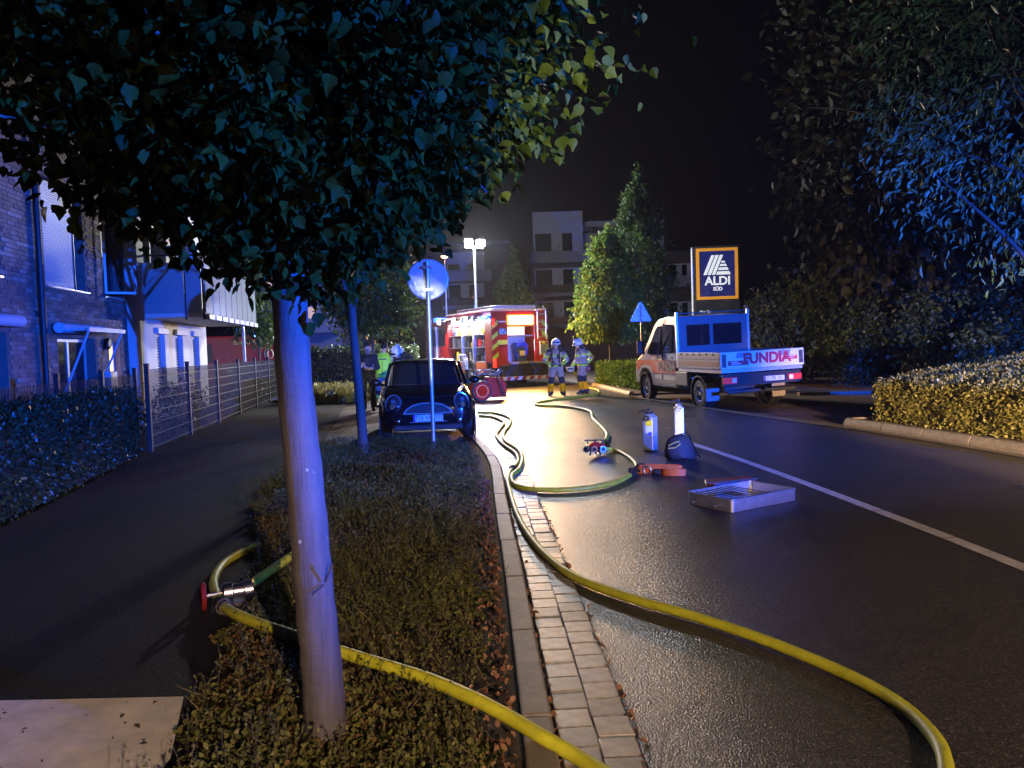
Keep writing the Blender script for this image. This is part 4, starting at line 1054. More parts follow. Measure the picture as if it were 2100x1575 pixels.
# cab
P('cab', lambda m: m.prism([(5.2, .6), (8.2, .6), (8.28, 1.3), (8.05, 2.75), (7.9, 2.9), (5.2, 2.9)], 'x', -1.2, 1.2), m_red, bevel=.05)
P('cab_window', lambda m: (m.box(-1.206, -1.202, 5.4, 6.3, 1.75, 2.6), m.box(-1.206, -1.202, 6.5, 7.6, 1.75, 2.6)), m_glass)
dr = empty('cab_door'); dr.parent = fe_o; dr.location = (-1.24, 6.45, 0); dr.rotation_euler = (0, 0, rad(82))
m = MB(); m.box(0, 1.05, -.04, .04, .75, 1.75); m.box(0, .07, -.04, .04, 1.75, 2.65); m.box(.98, 1.05, -.04, .04, 1.75, 2.65); m.box(.07, .98, -.04, .04, 2.58, 2.65); m.build('door_frame', m_white, dr)
m = MB(); m.box(.07, .98, -.008, .008, 1.75, 2.58); m.build('pane', m_glass, dr)
m = MB(); m.box(.15, .9, -.07, -.041, .95, 1.25); m.box(.15, .5, -.07, -.041, 1.35, 1.6); m.build('door_pocket', m_dkgrey, dr)
P('front_beacon', lambda m: m.box(-1.0, 1.0, 7.2, 7.5, 2.905, 3.1), m_blu, bevel=.03)
lamp('front_beacon_light', 'POINT', (-.6, 7.35, 3.4), 900, (.03, .16, 1), fe_o, .1)
# floodlight mast
mast = empty('light_mast'); mast.parent = fe_o; mast.location = (-.2, 4.0, 0)
m = MB(); m.tube([(0, 0, 3.05), (0, 0, 4.6), (0, 0, 6.05)], .05, 10, rs=[.06, .05, .04]); m.build('telescopic_tube', m_alu, mast, True)
m = MB(); m.box(-.45, .45, -.03, .03, 6.05, 6.12); m.build('cross_bar', m_dkgrey, mast)
m_fl = M('flood_lens', (.95, .95, 1), .4, emit=(.92, .96, 1), es=90)
for s in (-1, 1):
    m = MB(); m.box(s*.29-.19, s*.29+.19, -.1, .06, 6.13, 6.42); m.build('lamp_housing', m_dkgrey, mast)
    m = MB(); m.box(s*.29-.17, s*.29+.17, -.115, -.103, 6.15, 6.40); m.build('lamp_lens', m_fl, mast)
    lamp('mast_light', 'POINT', (s*.29, -.35, 6.2), 2900, (.93, .97, 1), mast, .16)
# blue wheeled bin on the platform
bn = empty('plastic_bin', fe_o.location + Matrix.Rotation(rad(25), 3, 'Z') @ Vector((.12, .28, 1.002)), rad(25), 'blue plastic bin standing in the open rear of the fire engine', 'bin')
m = MB(); m.loft([[(-.2, -.16, 0), (.2, -.16, 0), (.2, .16, 0), (-.2, .16, 0)], [(-.27, -.2, .6), (.27, -.2, .6), (.27, .2, .6), (-.27, .2, .6)]]); m.build('tub', M('bin_blue', (.02, .09, .5), .4), bn, bevel=.02)
m = MB(); m.loft([[(-.29, -.22, .61), (.29, -.22, .61), (.29, .22, .61), (-.29, .22, .61)], [(-.22, -.15, .78), (.22, -.15, .78), (.22, .15, .78), (-.22, .15, .78)]]); m.build('lid', M('bin_blue_lid', (.03, .12, .6), .4), bn, bevel=.02)
m = MB(); m.box(-.12, .12, -.225, -.2, .25, .45); m.build('lock_plate', m_white, bn)

# hose reel cart -----------------------------------------------------------
hc = empty('hose_cart', G(1000, 822), rad(20), 'red two wheeled hose cart with tangled hose beside the parked car', 'hose cart')
hc.scale = (.85,)*3
m_discr = M('disc_red', (.80, .03, .012), .8, spec=.05); m_ring = M('ring_orange', (.85, .28, .08), .45)
for yw in (0, .66):
    wo = empty('wheel'); wo.parent = hc; wo.location = (-.2, yw, .36)
    m = MB(); m.lathe([(.3, -.05), (.36, -.05), (.37, 0), (.36, .05), (.3, .05)], (0, 0, 0), 'y', n=30); m.build('tyre', m_black, wo, True)
    m = MB(); m.lathe([(.001, -.06), (.3, -.05), (.3, .05), (.001, .06)], (0, 0, 0), 'y', n=30); m.build('disc', m_discr, wo, True)
    m = MB(); m.lathe([(.19, -.068), (.235, -.068), (.235, -.055), (.19, -.055)], (0, 0, 0), 'y', n=30); m.build('ring', m_ring, wo, True)
m = MB(); m.prism([(-.1, .1), (.75, .1), (.8, .55), (.6, .8), (.1, .85)], 'y', .08, .6); m.build('mudguard', m_redp, hc, bevel=.03)
m = MB(); m.tube([(-.4, .3, .5), (-.45, .3, .95), (.5, .3, .95), (.6, .3, .8)], .02, 8); m.tube([(.3, -.1, .9), (.7, -.15, .02)], .018, 6); m.tube([(.4, -.1, .9), (.55, -.12, .02)], .018, 6); m.build('frame', m_steel, hc, True)
m = MB()
for k in range(5):
    pts = [(-.45+random.uniform(0, .15)+i*.16, .1+random.uniform(-.1, .3), .95+random.uniform(-.05, .18)) for i in range(7)]
    m.tube(smooth_path(pts, 5), .022, 6)
m.build('hose_tangle', m_grey, hc, True)

# ================================================================== COMMAND VAN
cv = empty('command_van', (-9.15, 33.6, 0), rad(103), 'red command van with yellow lettering behind the mesh fence', 'van')
# local: +Y forward (to the left), camera sees the flank x = -0.95
m = MB(); m.prism([(0, .45), (5.4, .45), (5.45, .95), (4.7, 1.25), (3.95, 2.25), (3.7, 2.42), (.1, 2.42), (0, 2.3)], 'x', -.95, .95); m.build('body', m_red, cv, bevel=.05)
m = MB(); m.box(-.958, -.953, 3.45, 3.95, 1.35, 2.1); m.build('side_window', m_glass, cv)
m = MB(); m.prism([(3.98, 2.15), (4.62, 1.33), (4.66, 1.36), (4.02, 2.19)], 'x', -.85, .85); m.build('windscreen', m_glass, cv)
m = MB(); m.box(-.7, .7, .9, 1.6, 2.43, 2.62); m.build('light_bar', M('bar_clear', (.5, .55, .7), .25), cv, bevel=.04)
lamp('bar_light', 'POINT', (-.6, 1.75, 2.85), 900, (.02, .1, 1), cv, .1)
m = MB(); m.box(-.96, -.953, .1, 2.9, .95, 1.05); m.build('reflex_band', m_lime, cv)
for y in (.95, 4.35):
    for s in (-1, 1): wheel(cv, s*.84, y, .35, .22, s)
m_ygold = M('letter_gold', (.88, .76, .40), .5)
rl = (PI/2, 0, -PI/2)
text('EINSATZLEITUNG', .215, m_ygold, cv, (-.957, 1.75, 2.13), rl, bold=.006)
text('112', .46, m_ygold, cv, (-.957, .62, 1.62), rl, bold=.012)
m = MB(); m.tube([(-.957, 1.22+.17*math.cos(a), 1.64+.2*math.sin(a)) for a in np.linspace(0, 2*PI, 28)], .016, 5); m.tube([(-.96, 1.20+.08*math.cos(a), 1.64+.12*math.sin(a)) for a in np.linspace(-1.3, 1.3, 12)], .03, 5); m.build('phone_symbol', m_ygold, cv)

ev = copy_tree(cv); ev.location = (10.7, -5.0, .006); ev.rotation_euler = (0, 0, rad(4)); ev['label'] = 'unseen van copy added right of the view, its roof shading the blue light'  # van copy added out of view; roof keeps blue light off the road
for ch in list(ev.children):
    if ch.type == 'LIGHT' or ch.name.startswith('light_bar'): bpy.data.objects.remove(ch)
lamp('roof_beacon_light', 'POINT', (-.05, 3.0, 2.57), 54000, (.006, .095, 1), ev, .045)
m = MB(); m.box(-.8, .8, 2.4, 3.6, 2.66, 2.70); m.build('light_bar_lid', m_dkgrey, ev)  # plate added over the beacon to cut its upward light
m = MB(); m.box(.5, .56, 2.8, 3.2, 2.42, 2.66); m.build('beam_shade_post', m_dkgrey, ev)  # post holding the added plate

# ================================================================== BLACK HATCHBACK
car = empty('parked_car', (-1.47, 13.35, 0.012), rad(7.5), 'black small hatchback parked facing the viewer behind the sign pole', 'car')
def sup(w_, z0, z1, y, n=4.0, k=36, crown=0):
    zc, hz = (z0+z1)/2, (z1-z0)/2; out = []
    for i in range(k):
        a = 2*PI*i/k; ca, sa = math.cos(a), math.sin(a)
        x = w_*math.copysign(abs(ca)**(2/n), ca); z = zc+hz*math.copysign(abs(sa)**(2/n), sa)
        out.append((x, y, z))
    return out
st = [(0, .58, .33, .60), (.03, .66, .27, .68), (.09, .73, .22, .75), (.2, .79, .19, .81), (.45, .83, .18, .87), (.8, .84, .18, .925), (1.12, .84, .18, .965), (2.0, .845, .18, .98), (3.1, .84, .2, .98), (3.5, .80, .25, .95), (3.66, .72, .3, .88), (3.7, .62, .36, .8)]
m = MB(); m.loft([sup(w_, a, b, y, 4.2) for y, w_, a, b in st]); body = m.build('body', m_blackcar, car, True)
def foot(z, y0, y1, hw, n=5, k=36):
    yc, hy = (y0+y1)/2, (y1-y0)/2; out = []
    for i in range(k):
        a = 2*PI*i/k; ca, sa = math.cos(a), math.sin(a); out.append((hw*math.copysign(abs(ca)**(2/n), ca), yc+hy*math.copysign(abs(sa)**(2/n), sa), z))
    return out
m = MB(); m.loft([foot(.94, .95, 3.45, .745), foot(1.1, 1.13, 3.43, .715), foot(1.25, 1.32, 3.38, .675), foot(1.33, 1.44, 3.33, .645)], cap=False); m.build('windows', m_glass, car, True)
m = MB(); m.loft([foot(1.325, 1.43, 3.34, .655), foot(1.365, 1.5, 3.3, .63), foot(1.39, 1.6, 3.2, .57), foot(1.405, 1.8, 3.0, .42)]); m.build('roof', m_blackcar, car, True)
for s in (-1, 1):
    m = MB(); m.tube([(s*.74, 1.06, .95), (s*.70, 1.2, 1.12), (s*.645, 1.46, 1.335)], .03, 8); m.build('pillar', m_blackcar, car, True)
    hl = empty('headlight'); hl.parent = car; hl.location = (s*.585, .095, .665); hl.rotation_euler = (rad(-18), 0, rad(s*20))
    T = Matrix.Diagonal((1, 1, 1.18, 1))
    m = MB(); m.lathe([(.125, -.03), (.14, -.035), (.148, .0), (.125, -.0)], (0, 0, 0), 'y', n=28, mx=T); m.build('bezel', M('bezel_trim', (.5, .5, .52), .25, .7), hl, True)
    m = MB(); m.lathe([(.05, -.06), (.062, -.062), (.066, -.05), (.05, -.05)], (0, 0, .03), 'y', n=20, mx=T); m.build('reflector_ring', m_chrome, hl, True)
    m = MB(); m.lathe([(.001, -.075), (.035, -.07), (.045, -.05)], (0, 0, .035), 'y', n=16); m.build('projector', M('projector', (.35, .36, .4), .1, .6), hl, True)
    m = MB(); m.lathe([(.001, -.055), (.06, -.05), (.11, -.035), (.13, -.01), (.13, .05)], (0, 0, 0), 'y', n=28, mx=T); m.build('lens', M('lamp_glass', (.035, .037, .045), .08, spec=.8), hl, True)
    m = MB(); m.lathe([(.001, -.062), (.045, -.06), (.05, -.045)], (0, 0, -.06), 'y', n=16); m.build('indicator', M('indicator_amber', (.55, .2, .08), .25), hl, True)
    fg = MB(); fg.lathe([(.001, -.03), (.045, -.03), (.06, -.02), (.06, .02)], (s*.53, .03, .36), 'y', n=20); fg.build('fog_lamp', m_chrome, car, True)
    mr = MB(); mr.ell((s*.93, 1.28, 1.0), (.1, .07, .075), 16, 10); mr.cyl((s*.78, 1.25, .95), (s*.9, 1.28, .98), .025); mr.build('mirror', m_blackcar, car, True)
    for y in (.62, 3.05): wheel(car, s*.73, y, .30, .2, s)
# grille with chrome outline
m_trim = M('bright_trim', (.50, .49, .48), .3, .4)
gp = [(-.42, .50), (-.36, .57), (-.26, .635), (-.12, .665), (0, .67), (.12, .665), (.26, .635), (.36, .57), (.42, .50)]
m = MB(); m.prism(gp+[(.4, .48), (-.4, .48)], 'y', -.012, .04); m.build('grille', m_ink, car)
m = MB(); m.tube([(x, -.015, z) for x, z in gp], .012, 8); m.tube([(-.42, -.015, .497), (0, -.02, .485), (.42, -.015, .497)], .012, 8); m.build('grille_trim', m_trim, car, True)
for z in (.53, .57, .61):
    m = MB(); wv = .36 if z < .58 else .27; m.box(-wv, wv, -.02, -.008, z, z+.012); m.build('grille_bar', m_dkgrey, car)
m = MB(); m.box(-.26, .26, -.045, -.03, .36, .47); pl = m.build('number_plate', m_platew, car, bevel=.004)
m = MB(); m.box(-.258, -.22, -.048, -.0455, .362, .468); m.build('country_band', M('eu_blue', (.01, .03, .3), .5), pl)
text('TO VK 770', .105, m_ink, pl, (.02, -.047, .415), (PI/2, 0, 0), ext=.001)
for z, w_ in ((.44, .70), (.345, .62)):
    m = MB(); m.tube(smooth_path([(-w_, .09, z), (-w_*.7, .02, z), (0, -.012, z), (w_*.7, .02, z), (w_, .09, z)], 4), .007, 6); m.build('bumper_line', m_trim if z < .4 else m_ink, car, True)
m = MB(); m.tube(smooth_path([(-.62, .2, .80), (-.3, .1, .775), (0, .085, .77), (.3, .1, .775), (.62, .2, .80)], 5), .005, 6); m.tube(smooth_path([(-.68, 1.0, .955), (-.35, .93, .962), (0, .91, .963), (.35, .93, .962), (.68, 1.0, .955)], 5), .008, 6); m.build('bonnet_seam', m_ink, car, True)
for s_ in (-1, 1):
    m = MB(); m.lathe([(.325, -.012), (.375, -.012), (.375, .012), (.325, .012)], (s_*.838, .62, .30), 'x', n=28); m.build('wheel_arch', m_ink, car)
m = MB(); m.box(-.28, .05, 1.12, 1.16, .99, 1.08); m.build('parking_card', m_platew, car)
m = MB(); m.box(-.6, .6, -.005, .05, .2, .3); m.build('lower_intake', m_ink, car, bevel=.02)
m = MB(); m.cyl((-.35, 1.1, .985), (.1, 1.05, .985), .008, n=6); m.cyl((.1, 1.1, .985), (.5, 1.05, .985), .008, n=6); m.build('wiper', m_ink, car)
m = MB(); m.prism([(-.07, 0), (.07, 0), (.03, .035), (-.03, .035)], 'y', 0, .02); m.build('badge', m_chrome, car, loc=(0, .16, .77), rot=(rad(-50), 0, 0))

# ================================================================== FLATBED TRUCK
tk = empty('flatbed_truck', (5.81, 17.83, .01), rad(11.8), 'white and red crew cab flatbed truck parked with its tailgate to the viewer', 'truck', ry=rad(-1.6))
def T(name, fn, mat, par=None, **k):
    m = MB(); fn(m); return m.build(name, mat, par or tk, **k)
m_trwhite = M('truck_white', (.68, .67, .66), .35, coat=.3)
m_trred = M('truck_red', (.62, .075, .025), .4)
m_decal = M('decal_red', (.55, .02, .04), .45)
RW = 1.28; FWY = 4.72
T('chassis_frame', lambda m: (m.box(-.42, -.32, .2, 5.2, .55, .72), m.box(.32, .42, .2, 5.2, .55, .72), m.box(-.4, .4, 1.1, 1.45, .35, .55)), m_dkgrey)
# cab: lower body and upper body with real window openings (solid, windows proud by a hair)
cabp = [(2.55, .42), (4.2, .42), (4.24, .55), (4.32, .75), (4.52, .88), (4.75, .9), (4.98, .86), (5.12, .72), (5.18, .5), (5.45, .45), (5.5, .75), (5.4, 1.1), (4.95, 1.28), (4.78, 1.36), (4.12, 2.12), (3.85, 2.26), (3.3, 2.31), (2.58, 2.27), (2.55, 2.2)]
secs = []
def cabsec(xw): return None
m = MB(); n = len(cabp)
def tumble(z): return 1.0 if z < 1.3 else 1.0-.13*((z-1.3)/1.0)**1.4
vs = [(-tumble(z), y, z) for y, z in cabp]+[(tumble(z), y, z) for y, z in cabp]
m.add(vs, [list(range(n)), list(range(2*n-1, n-1, -1))]+[[i, n+i, n+(i+1) % n, (i+1) % n] for i in range(n)])
m.build('cab', m_trwhite, tk, bevel=.03)
def side_poly(pts, s=-1, pr=.004): # polygon on the tumbled flank
    return [(s*(tumble(z)+pr), y, z) for y, z in pts]
def flank(name, pts, mat, pr=.004):
    m = MB(); a = side_poly(pts, -1, pr); b = side_poly(pts, -1, pr-.02); k = len(a)
    m.add(a+b, [list(range(k)), list(range(2*k-1, k-1, -1))]+[[i, (i+1) % k, k+(i+1) % k, k+i] for i in range(k)]); return m.build(name, mat, tk)
flank('rear_side_window', [(2.85, 1.34), (3.42, 1.34), (3.46, 1.5), (3.42, 2.04), (3.3, 2.1), (2.92, 2.08), (2.84, 2.0)], m_glass)
flank('front_side_window', [(3.62, 1.3), (4.42, 1.3), (4.5, 1.36), (3.98, 2.0), (3.85, 2.06), (3.62, 2.06)], m_glass)
flank('red_panel', [(2.56, .78), (4.15, .78), (4.3, .98), (4.75, 1.02), (5.05, .95), (5.3, .8), (5.42, 1.0), (5.3, 1.14), (4.6, 1.14), (2.56, 1.14)], m_trred)
flank('sill_trim', [(2.6, .46), (4.15, .46), (4.2, .62), (2.6, .62)], m_grey, .012)
flank('door_gap', [(3.52, .5), (3.532, .5), (3.532, 2.12), (3.52, 2.12)], m_ink, .006)
for y in (3.6, 2.68):
    T('door_handle', lambda m: m.box(-1.03, -1.006, y, y+.14, 1.18, 1.22), m_ink)
text('FUNDIA', .34, m_white, tk, (-1.012, 3.18, .97), (PI/2, 0, -PI/2), sx=.95, bold=.008)
T('wing_mirror', lambda m: m.box(-1.3, -1.08, 4.45, 4.55, 1.3, 1.68), m_ink, bevel=.03)
T('rear_cab_window', lambda m: (m.box(-.72, -.12, 2.522, 2.531, 1.5, 2.02), m.box(-.02, .75, 2.522, 2.531, 1.5, 2.02)), m_glass)
T('cab_lamp', lambda m: m.box(-.16, .16, 2.46, 2.54, 1.36, 1.46), m_redl if False else m_grey)
hb = empty('headboard'); hb.parent = tk
for x in (-1.0, 1.0):
    m = MB(); m.box(x-.03, x+.03, 2.38, 2.44, .95, 2.38); m.build('stake', m_alu, hb)
m = MB(); m.box(-.97, .97, 2.39, 2.42, .95, 2.26); m.build('board', M('cab_rear_dark', (.13, .135, .15), .35), hb)
for z in (1.25, 1.4, 2.1): m = MB(); m.box(-.965, .965, 2.382, 2.389, z, z+.03); m.build('rib', MATS['cab_rear_dark'], hb)
for x0, x1 in ((-.74, -.1), (0, .8)): m = MB(); m.box(x0, x1, 2.380, 2.389, 1.5, 2.04); m.build('pane', m_glass, hb)
for z in (2.33,):
    m = MB(); m.box(-.97, .97, 2.395, 2.415, z, z+.03); m.build('bar', m_dkgrey, hb)
T('rear_wall', lambda m: m.box(-.86, .86, 2.532, 2.545, 1.40, 2.2), M('cab_rear_dark', (.10, .105, .12), .4), bevel=.004)
# bed
T('load_bed', lambda m: m.box(-1.02, 1.02, .0, 2.36, .87, .95), m_galv)
def board(x0, x1, y0, y1, name):
    o = T(name, lambda m: m.box(x0, x1, y0, y1, .955, 1.345), m_trwhite, bevel=.008); return o
bd = board(-1.04, -1.01, .03, 2.36, 'side_board'); board(1.01, 1.04, .03, 2.36, 'side_board')
m = MB(); m.box(-1.045, -1.041, .1, 2.3, 1.03, 1.13); m.build('stripe', M('decal_brown', (.35, .10, .07), .5), bd)
for z in (.97, 1.2):
    m = MB(); m.box(-1.052, -1.041, .06, 2.33, z, z+.022); m.build('rib', m_trwhite, bd)
for y in np.linspace(.35, 2.1, 6):
    m = MB(); m.box(-1.05, -1.041, y, y+.05, 1.28, 1.335); m.build('lash_ring', m_ink, bd)
tg = board(-1.05, 1.05, -.03, .0, 'tailgate')
for s in (-1, 1):
    m = MB(); m.box(s*.97-.05, s*.97+.05, -.042, -.031, 1.0, 1.3); m.build('latch', m_dkgrey, tg)
    m = MB(); m.prism([(s*.52-.15, 1.2), (s*.52+.15, 1.2), (s*.52+.19, 1.32), (s*.52-.12, 1.32)], 'y', -.036, -.031); m.build('plaque', m_grey, tg)
m = MB(); m.box(-.87, -.36, -.036, -.031, 1.03, 1.14); m.box(.55, .87, -.036, -.031, 1.10, 1.2); m.build('red_band', m_decal, tg)
text('FUNDIA', .33, m_decal, tg, (.1, -.036, 1.16), (PI/2, 0, 0), sx=1.0, bold=.014)
for (x0, x1, z) in ((-.8, -.62, 1.1), (-.79, -.55, 1.06), (.58, .85, 1.175), (.58, .76, 1.135), (.78, .8, 1.135)):
    m = MB(); m.box(x0, x1, -.039, -.0365, z, z+.018); m.build('small_print', m_white, tg)
T('rear_beam', lambda m: m.box(-.98, .98, .02, .1, .56, .84), m_ink)
T('under_bar', lambda m: m.tube([(-.85, .1, .42), (.85, .1, .42)], .045, 10), m_dkgrey, smooth=True)
for s in (-1, 1):
    T('tail_lamp', lambda m: m.box(s*.82-.17, s*.82+.17, -.01, .03, .62, .76), M('lamp_red_dull', (.5, .03, .03), .3, emit=(1, .05, .05), es=.25))
    T('reverse_lens', lambda m: m.box(s*.72-.05, s*.72+.05, -.016, -.008, .64, .74), m_platew)
    T('mudguard', lambda m: m.lathe([(.40, -.15), (.43, -.15), (.43, .15), (.40, .15)], (s*.86, RW, .36), 'x', n=24), m_black)
    T('mud_flap', lambda m: m.box(s*.87-.17, s*.87+.17, RW-.48, RW-.465, .18, .62), m_pave if False else M('flap_pale', (.35, .28, .24), .6))
    wheel(tk, s*.88, RW, .345, .22, s); wheel(tk, s*.88, FWY, .345, .22, s)
T('wheel_housing', lambda m: m.lathe([(.38, -.1), (.41, -.1), (.41, .08), (.38, .08)], (-.93, FWY, .37), 'x', n=24), m_ink)
npz = T('number_plate', lambda m: m.box(.02, .54, -.02, .0, .63, .74), m_platew, bevel=.004)
m = MB(); m.box(.022, .06, -.0235, -.0205, .632, .738); m.build('country_band', MATS['eu_blue'], npz)
text('D FB 151', .105, m_ink, npz, (.3, -.0225, .685), (PI/2, 0, 0), ext=.001)
T('side_step', lambda m: m.box(-1.03, -.9, 1.85, 2.55, .5, .86), m_grey, bevel=.02)
T('tow_hook', lambda m: (m.cyl((0, -.08, .45), (0, .1, .45), .025), m.ell((0, -.1, .49), (.03, .03, .03))), m_ink)
T('antenna', lambda m: m.cyl((-.8, 3.9, 2.25), (-.85, 3.6, 2.75), .006, n=6), m_ink)

# compact car, dim, beyond the footpath under the far house
dc = empty('parked_car', (px_x(690, 52), 52, 0), rad(85), 'dim blue lit car parked far away left of the people', 'car')
m = MB(); m.loft([sup(w_, a, b, y, 4.2) for y, w_, a, b in st]); m.build('body', M('car_blue', (.02, .03, .10), .3), dc, True)
m = MB(); m.loft([foot(.94, .95, 3.45, .745), foot(1.33, 1.44, 3.33, .645), foot(1.4, 1.8, 3.0, .42)]); m.build('windows', m_glass, dc, True)
for s in (-1, 1):
    for y in (.62, 3.05): wheel(dc, s*.73, y, .30, .2, s)

# ================================================================== PEOPLE
def capsule(m, a, b, ra, rb, n=12):
    a, b = Vector(a), Vector(b); d = b-a; L = d.length or 1e-6; d = d/L
    pts, rs = [], []
    for k in range(4): t = -PI/2+(k/3.0)*PI/2+1e-3; pts.append(a+d*ra*math.sin(t)); rs.append(max(.001, ra*math.cos(t)))
    for k in range(4): t = (k/3.0)*PI/2-1e-3; pts.append(b+d*rb*math.sin(t)); rs.append(max(.001, rb*math.cos(t)))
    m.tube(pts, ra, n, rs=rs)
def person(label, loc, rz, J, B, zone, mats, scale=1.0, bulk=1.0, voxel=.014):
    """J: joint positions (local, facing -Y), B: segments (name, joint a, joint b, ra, rb); zone(seg, t) -> material index"""
    t = empty('person', loc, rz, label, 'person'); t.scale = (scale,)*3
    m = MB(); segs = []
    for (nm, a, b, ra, rb) in B:
        a_, b_ = Vector(J[a]) if isinstance(a, str) else Vector(a), Vector(J[b]) if isinstance(b, str) else Vector(b)
        capsule(m, a_, b_, ra, rb); segs.append((nm, np.array(a_), np.array(b_), ra, rb))
    me = m.mesh('body', mats[0]); o = bpy.data.objects.new('tmp', me); C.objects.link(o)
    r = o.modifiers.new('r', 'REMESH'); r.mode = 'VOXEL'; r.voxel_size = voxel; r.use_smooth_shade = True
    sm = o.modifiers.new('s', 'SMOOTH'); sm.iterations = 3; sm.factor = .5
    dg = bpy.context.evaluated_depsgraph_get(); me2 = bpy.data.meshes.new_from_object(o.evaluated_get(dg)); bpy.data.objects.remove(o)
    me2.materials.clear()
    for q in mats: me2.materials.append(q)
    nf = len(me2.polygons); cen = np.empty(nf*3); me2.polygons.foreach_get('center', cen); cen = cen.reshape(-1, 3)
    best = np.full(nf, 9.); bs = np.zeros(nf, int); bt = np.zeros(nf)
    for i, (nm, a, b, ra, rb) in enumerate(segs):
        d = b-a; L2 = (d@d) or 1e-9; tt = np.clip(((cen-a)@d)/L2, 0, 1); ds = np.linalg.norm(cen-(a+tt[:, None]*d), axis=1)-(ra+(rb-ra)*tt)
        k = ds < best; best[k] = ds[k]; bs[k] = i; bt[k] = tt[k]
    mi = [zone(segs[bs[i]][0], bt[i], cen[i]) for i in range(nf)]
    me2.polygons.foreach_set('material_index', mi); me2.polygons.foreach_set('use_smooth', [True]*nf); me2.update()
    link('body', me2, t)
    return t
def hand_segs(J, side, dirv, curl=.4):
    "palm and five fingers beyond the wrist"
    w_ = Vector(J['wri'+side]); d = Vector(dirv).normalized(); s = 1 if side == 'R' else -1
    lat = d.cross(Vector((0, -1, 0)))
    if lat.length < .1: lat = d.cross(Vector((1, 0, 0)))
    lat.normalize(); nrm = lat.cross(d); pe = w_+d*.085
    out = [('hand', w_, pe, .03, .034)]
    for k, l in enumerate((.065, .078, .072, .055)):
        b0 = pe+lat*(k-1.5)*.023; m1 = b0+d*l*.55+nrm*.01; e = m1+(d*(1-curl)+nrm*curl).normalized()*l*.5
        out += [('hand', b0, m1, .0115, .011), ('hand', m1, e, .011, .009)]
    tb = w_+d*.03-lat*.03; out += [('hand', tb, tb+d*.035-lat*.03+nrm*.01, .013, .0115), ('hand', tb+d*.035-lat*.03+nrm*.01, tb+d*.07-lat*.035+nrm*.02, .0115, .01)]
    return out
def body_segs(J, b=1.0, dirs=((0, 0, -1), (0, 0, -1))):
    B = [('torso', 'pel', 'wai', .145*b, .135*b), ('torso', 'wai', 'che', .135*b, .155*b), ('torso', 'che', 'nek', .15*b, .07), ('neck', 'nek', 'hed', .058, .06)]
    hd = Vector(J['hed']); f = Vector(J['face']).normalized()
    B += [('head', hd+f*.01+Vector((0, 0, .04)), hd+Vector((0, 0, .1))-f*.01, .082, .092), ('head', hd+f*.035+Vector((0, 0, -.015)), hd+f*.04+Vector((0, 0, .06)), .048, .062),
          ('head', hd+f*.1+Vector((0, 0, .035)), hd+f*.102+Vector((0, 0, .06)), .014, .011)]
    sd = f.cross(Vector((0, 0, 1)))
    for q in (-1, 1): B += [('head', hd+sd*.088*q+Vector((0, 0, .03)), hd+sd*.09*q+Vector((0, 0, .065)), .013, .015)]
    for s_ in 'LR':
        B += [('sho', 'che', 'sho'+s_, .11*b, .085*b), ('uarm', 'sho'+s_, 'elb'+s_, .075*b, .062*b), ('farm', 'elb'+s_, 'wri'+s_, .06*b, .043*b),
              ('hip', 'pel', 'hip'+s_, .13*b, .11*b), ('thigh', 'hip'+s_, 'kne'+s_, .105*b, .078*b), ('shin', 'kne'+s_, 'ank'+s_, .08*b, .075*b), ('boot', 'ank'+s_, 'toe'+s_, .06, .052), ('boot', 'ank'+s_, Vector(J['ank'+s_])+Vector((0, .03, -.04)), .055, .05)]
        B += hand_segs(J, s_, dirs[0 if s_ == 'L' else 1])
    return B
def stand(**k):
    J = dict(pel=(0, 0, .95), wai=(0, 0, 1.12), che=(0, 0, 1.33), nek=(0, .0, 1.5), hed=(0, -.01, 1.6), face=(0, -1, 0),
             shoL=(-.2, 0, 1.43), shoR=(.2, 0, 1.43), elbL=(-.3, .03, 1.16), elbR=(.3, .03, 1.16), wriL=(-.26, -.1, .93), wriR=(.26, -.1, .93),
             hipL=(-.1, 0, .9), hipR=(.1, 0, .9), kneL=(-.12, -.02, .5), kneR=(.12, -.02, .5), ankL=(-.13, .02, .1), ankR=(.13, .02, .1), toeL=(-.15, -.13, .05), toeR=(.15, -.13, .05))
    J.update(k); return J
m_tan = M('turnout_tan', (.36, .27, .20), .8, var=.15, vs=14); m_knee = M('knee_black', (.02, .02, .022), .8)
m_shinor = M('gaiter_yellow', (.92, .40, .0), .6, spec=.1); m_helm = M('helmet_pale', (.62, .68, .62), .35)
m_navy = M('uniform_navy', (.012, .013, .018), .8); m_hair = M('hair_dark', (.02, .015, .012), .7); m_sky = M('shirt_greyblue', (.25, .28, .36), .8)
ffm = [m_tan, m_lime, m_knee, m_shinor, m_black, m_skin, M('glove', (.05, .045, .04), .8), M('reflex_silver', (.6, .6, .62), .4)]
def ff_zone(seg, t, c):
    if seg == 'head' or seg == 'neck': return 5
    if seg == 'hand': return 6
    if seg == 'boot': return 4
    if seg == 'shin': return 2 if t < .22 else (3 if t < .85 else 4)
    if seg == 'thigh': return 2 if t > .72 else (0 if t < .45 or t > .58 else 0)
    if seg == 'farm': return 1 if t > .35 else (7 if t > .2 else 0)
    if seg == 'uarm': return 1 if .45 < t < .75 else (2 if t < .25 else 0)
    if seg in ('torso', 'hip'):
        z = c[2]
        if .93 < z < 1.0 or 1.27 < z < 1.33: return 1
        if 1.0 < z < 1.03 or 1.24 < z < 1.27: return 7
        return 0
    if seg == 'sho': return 2 if abs(c[0]) > .1 and c[2] > 1.4 else 0
    return 0
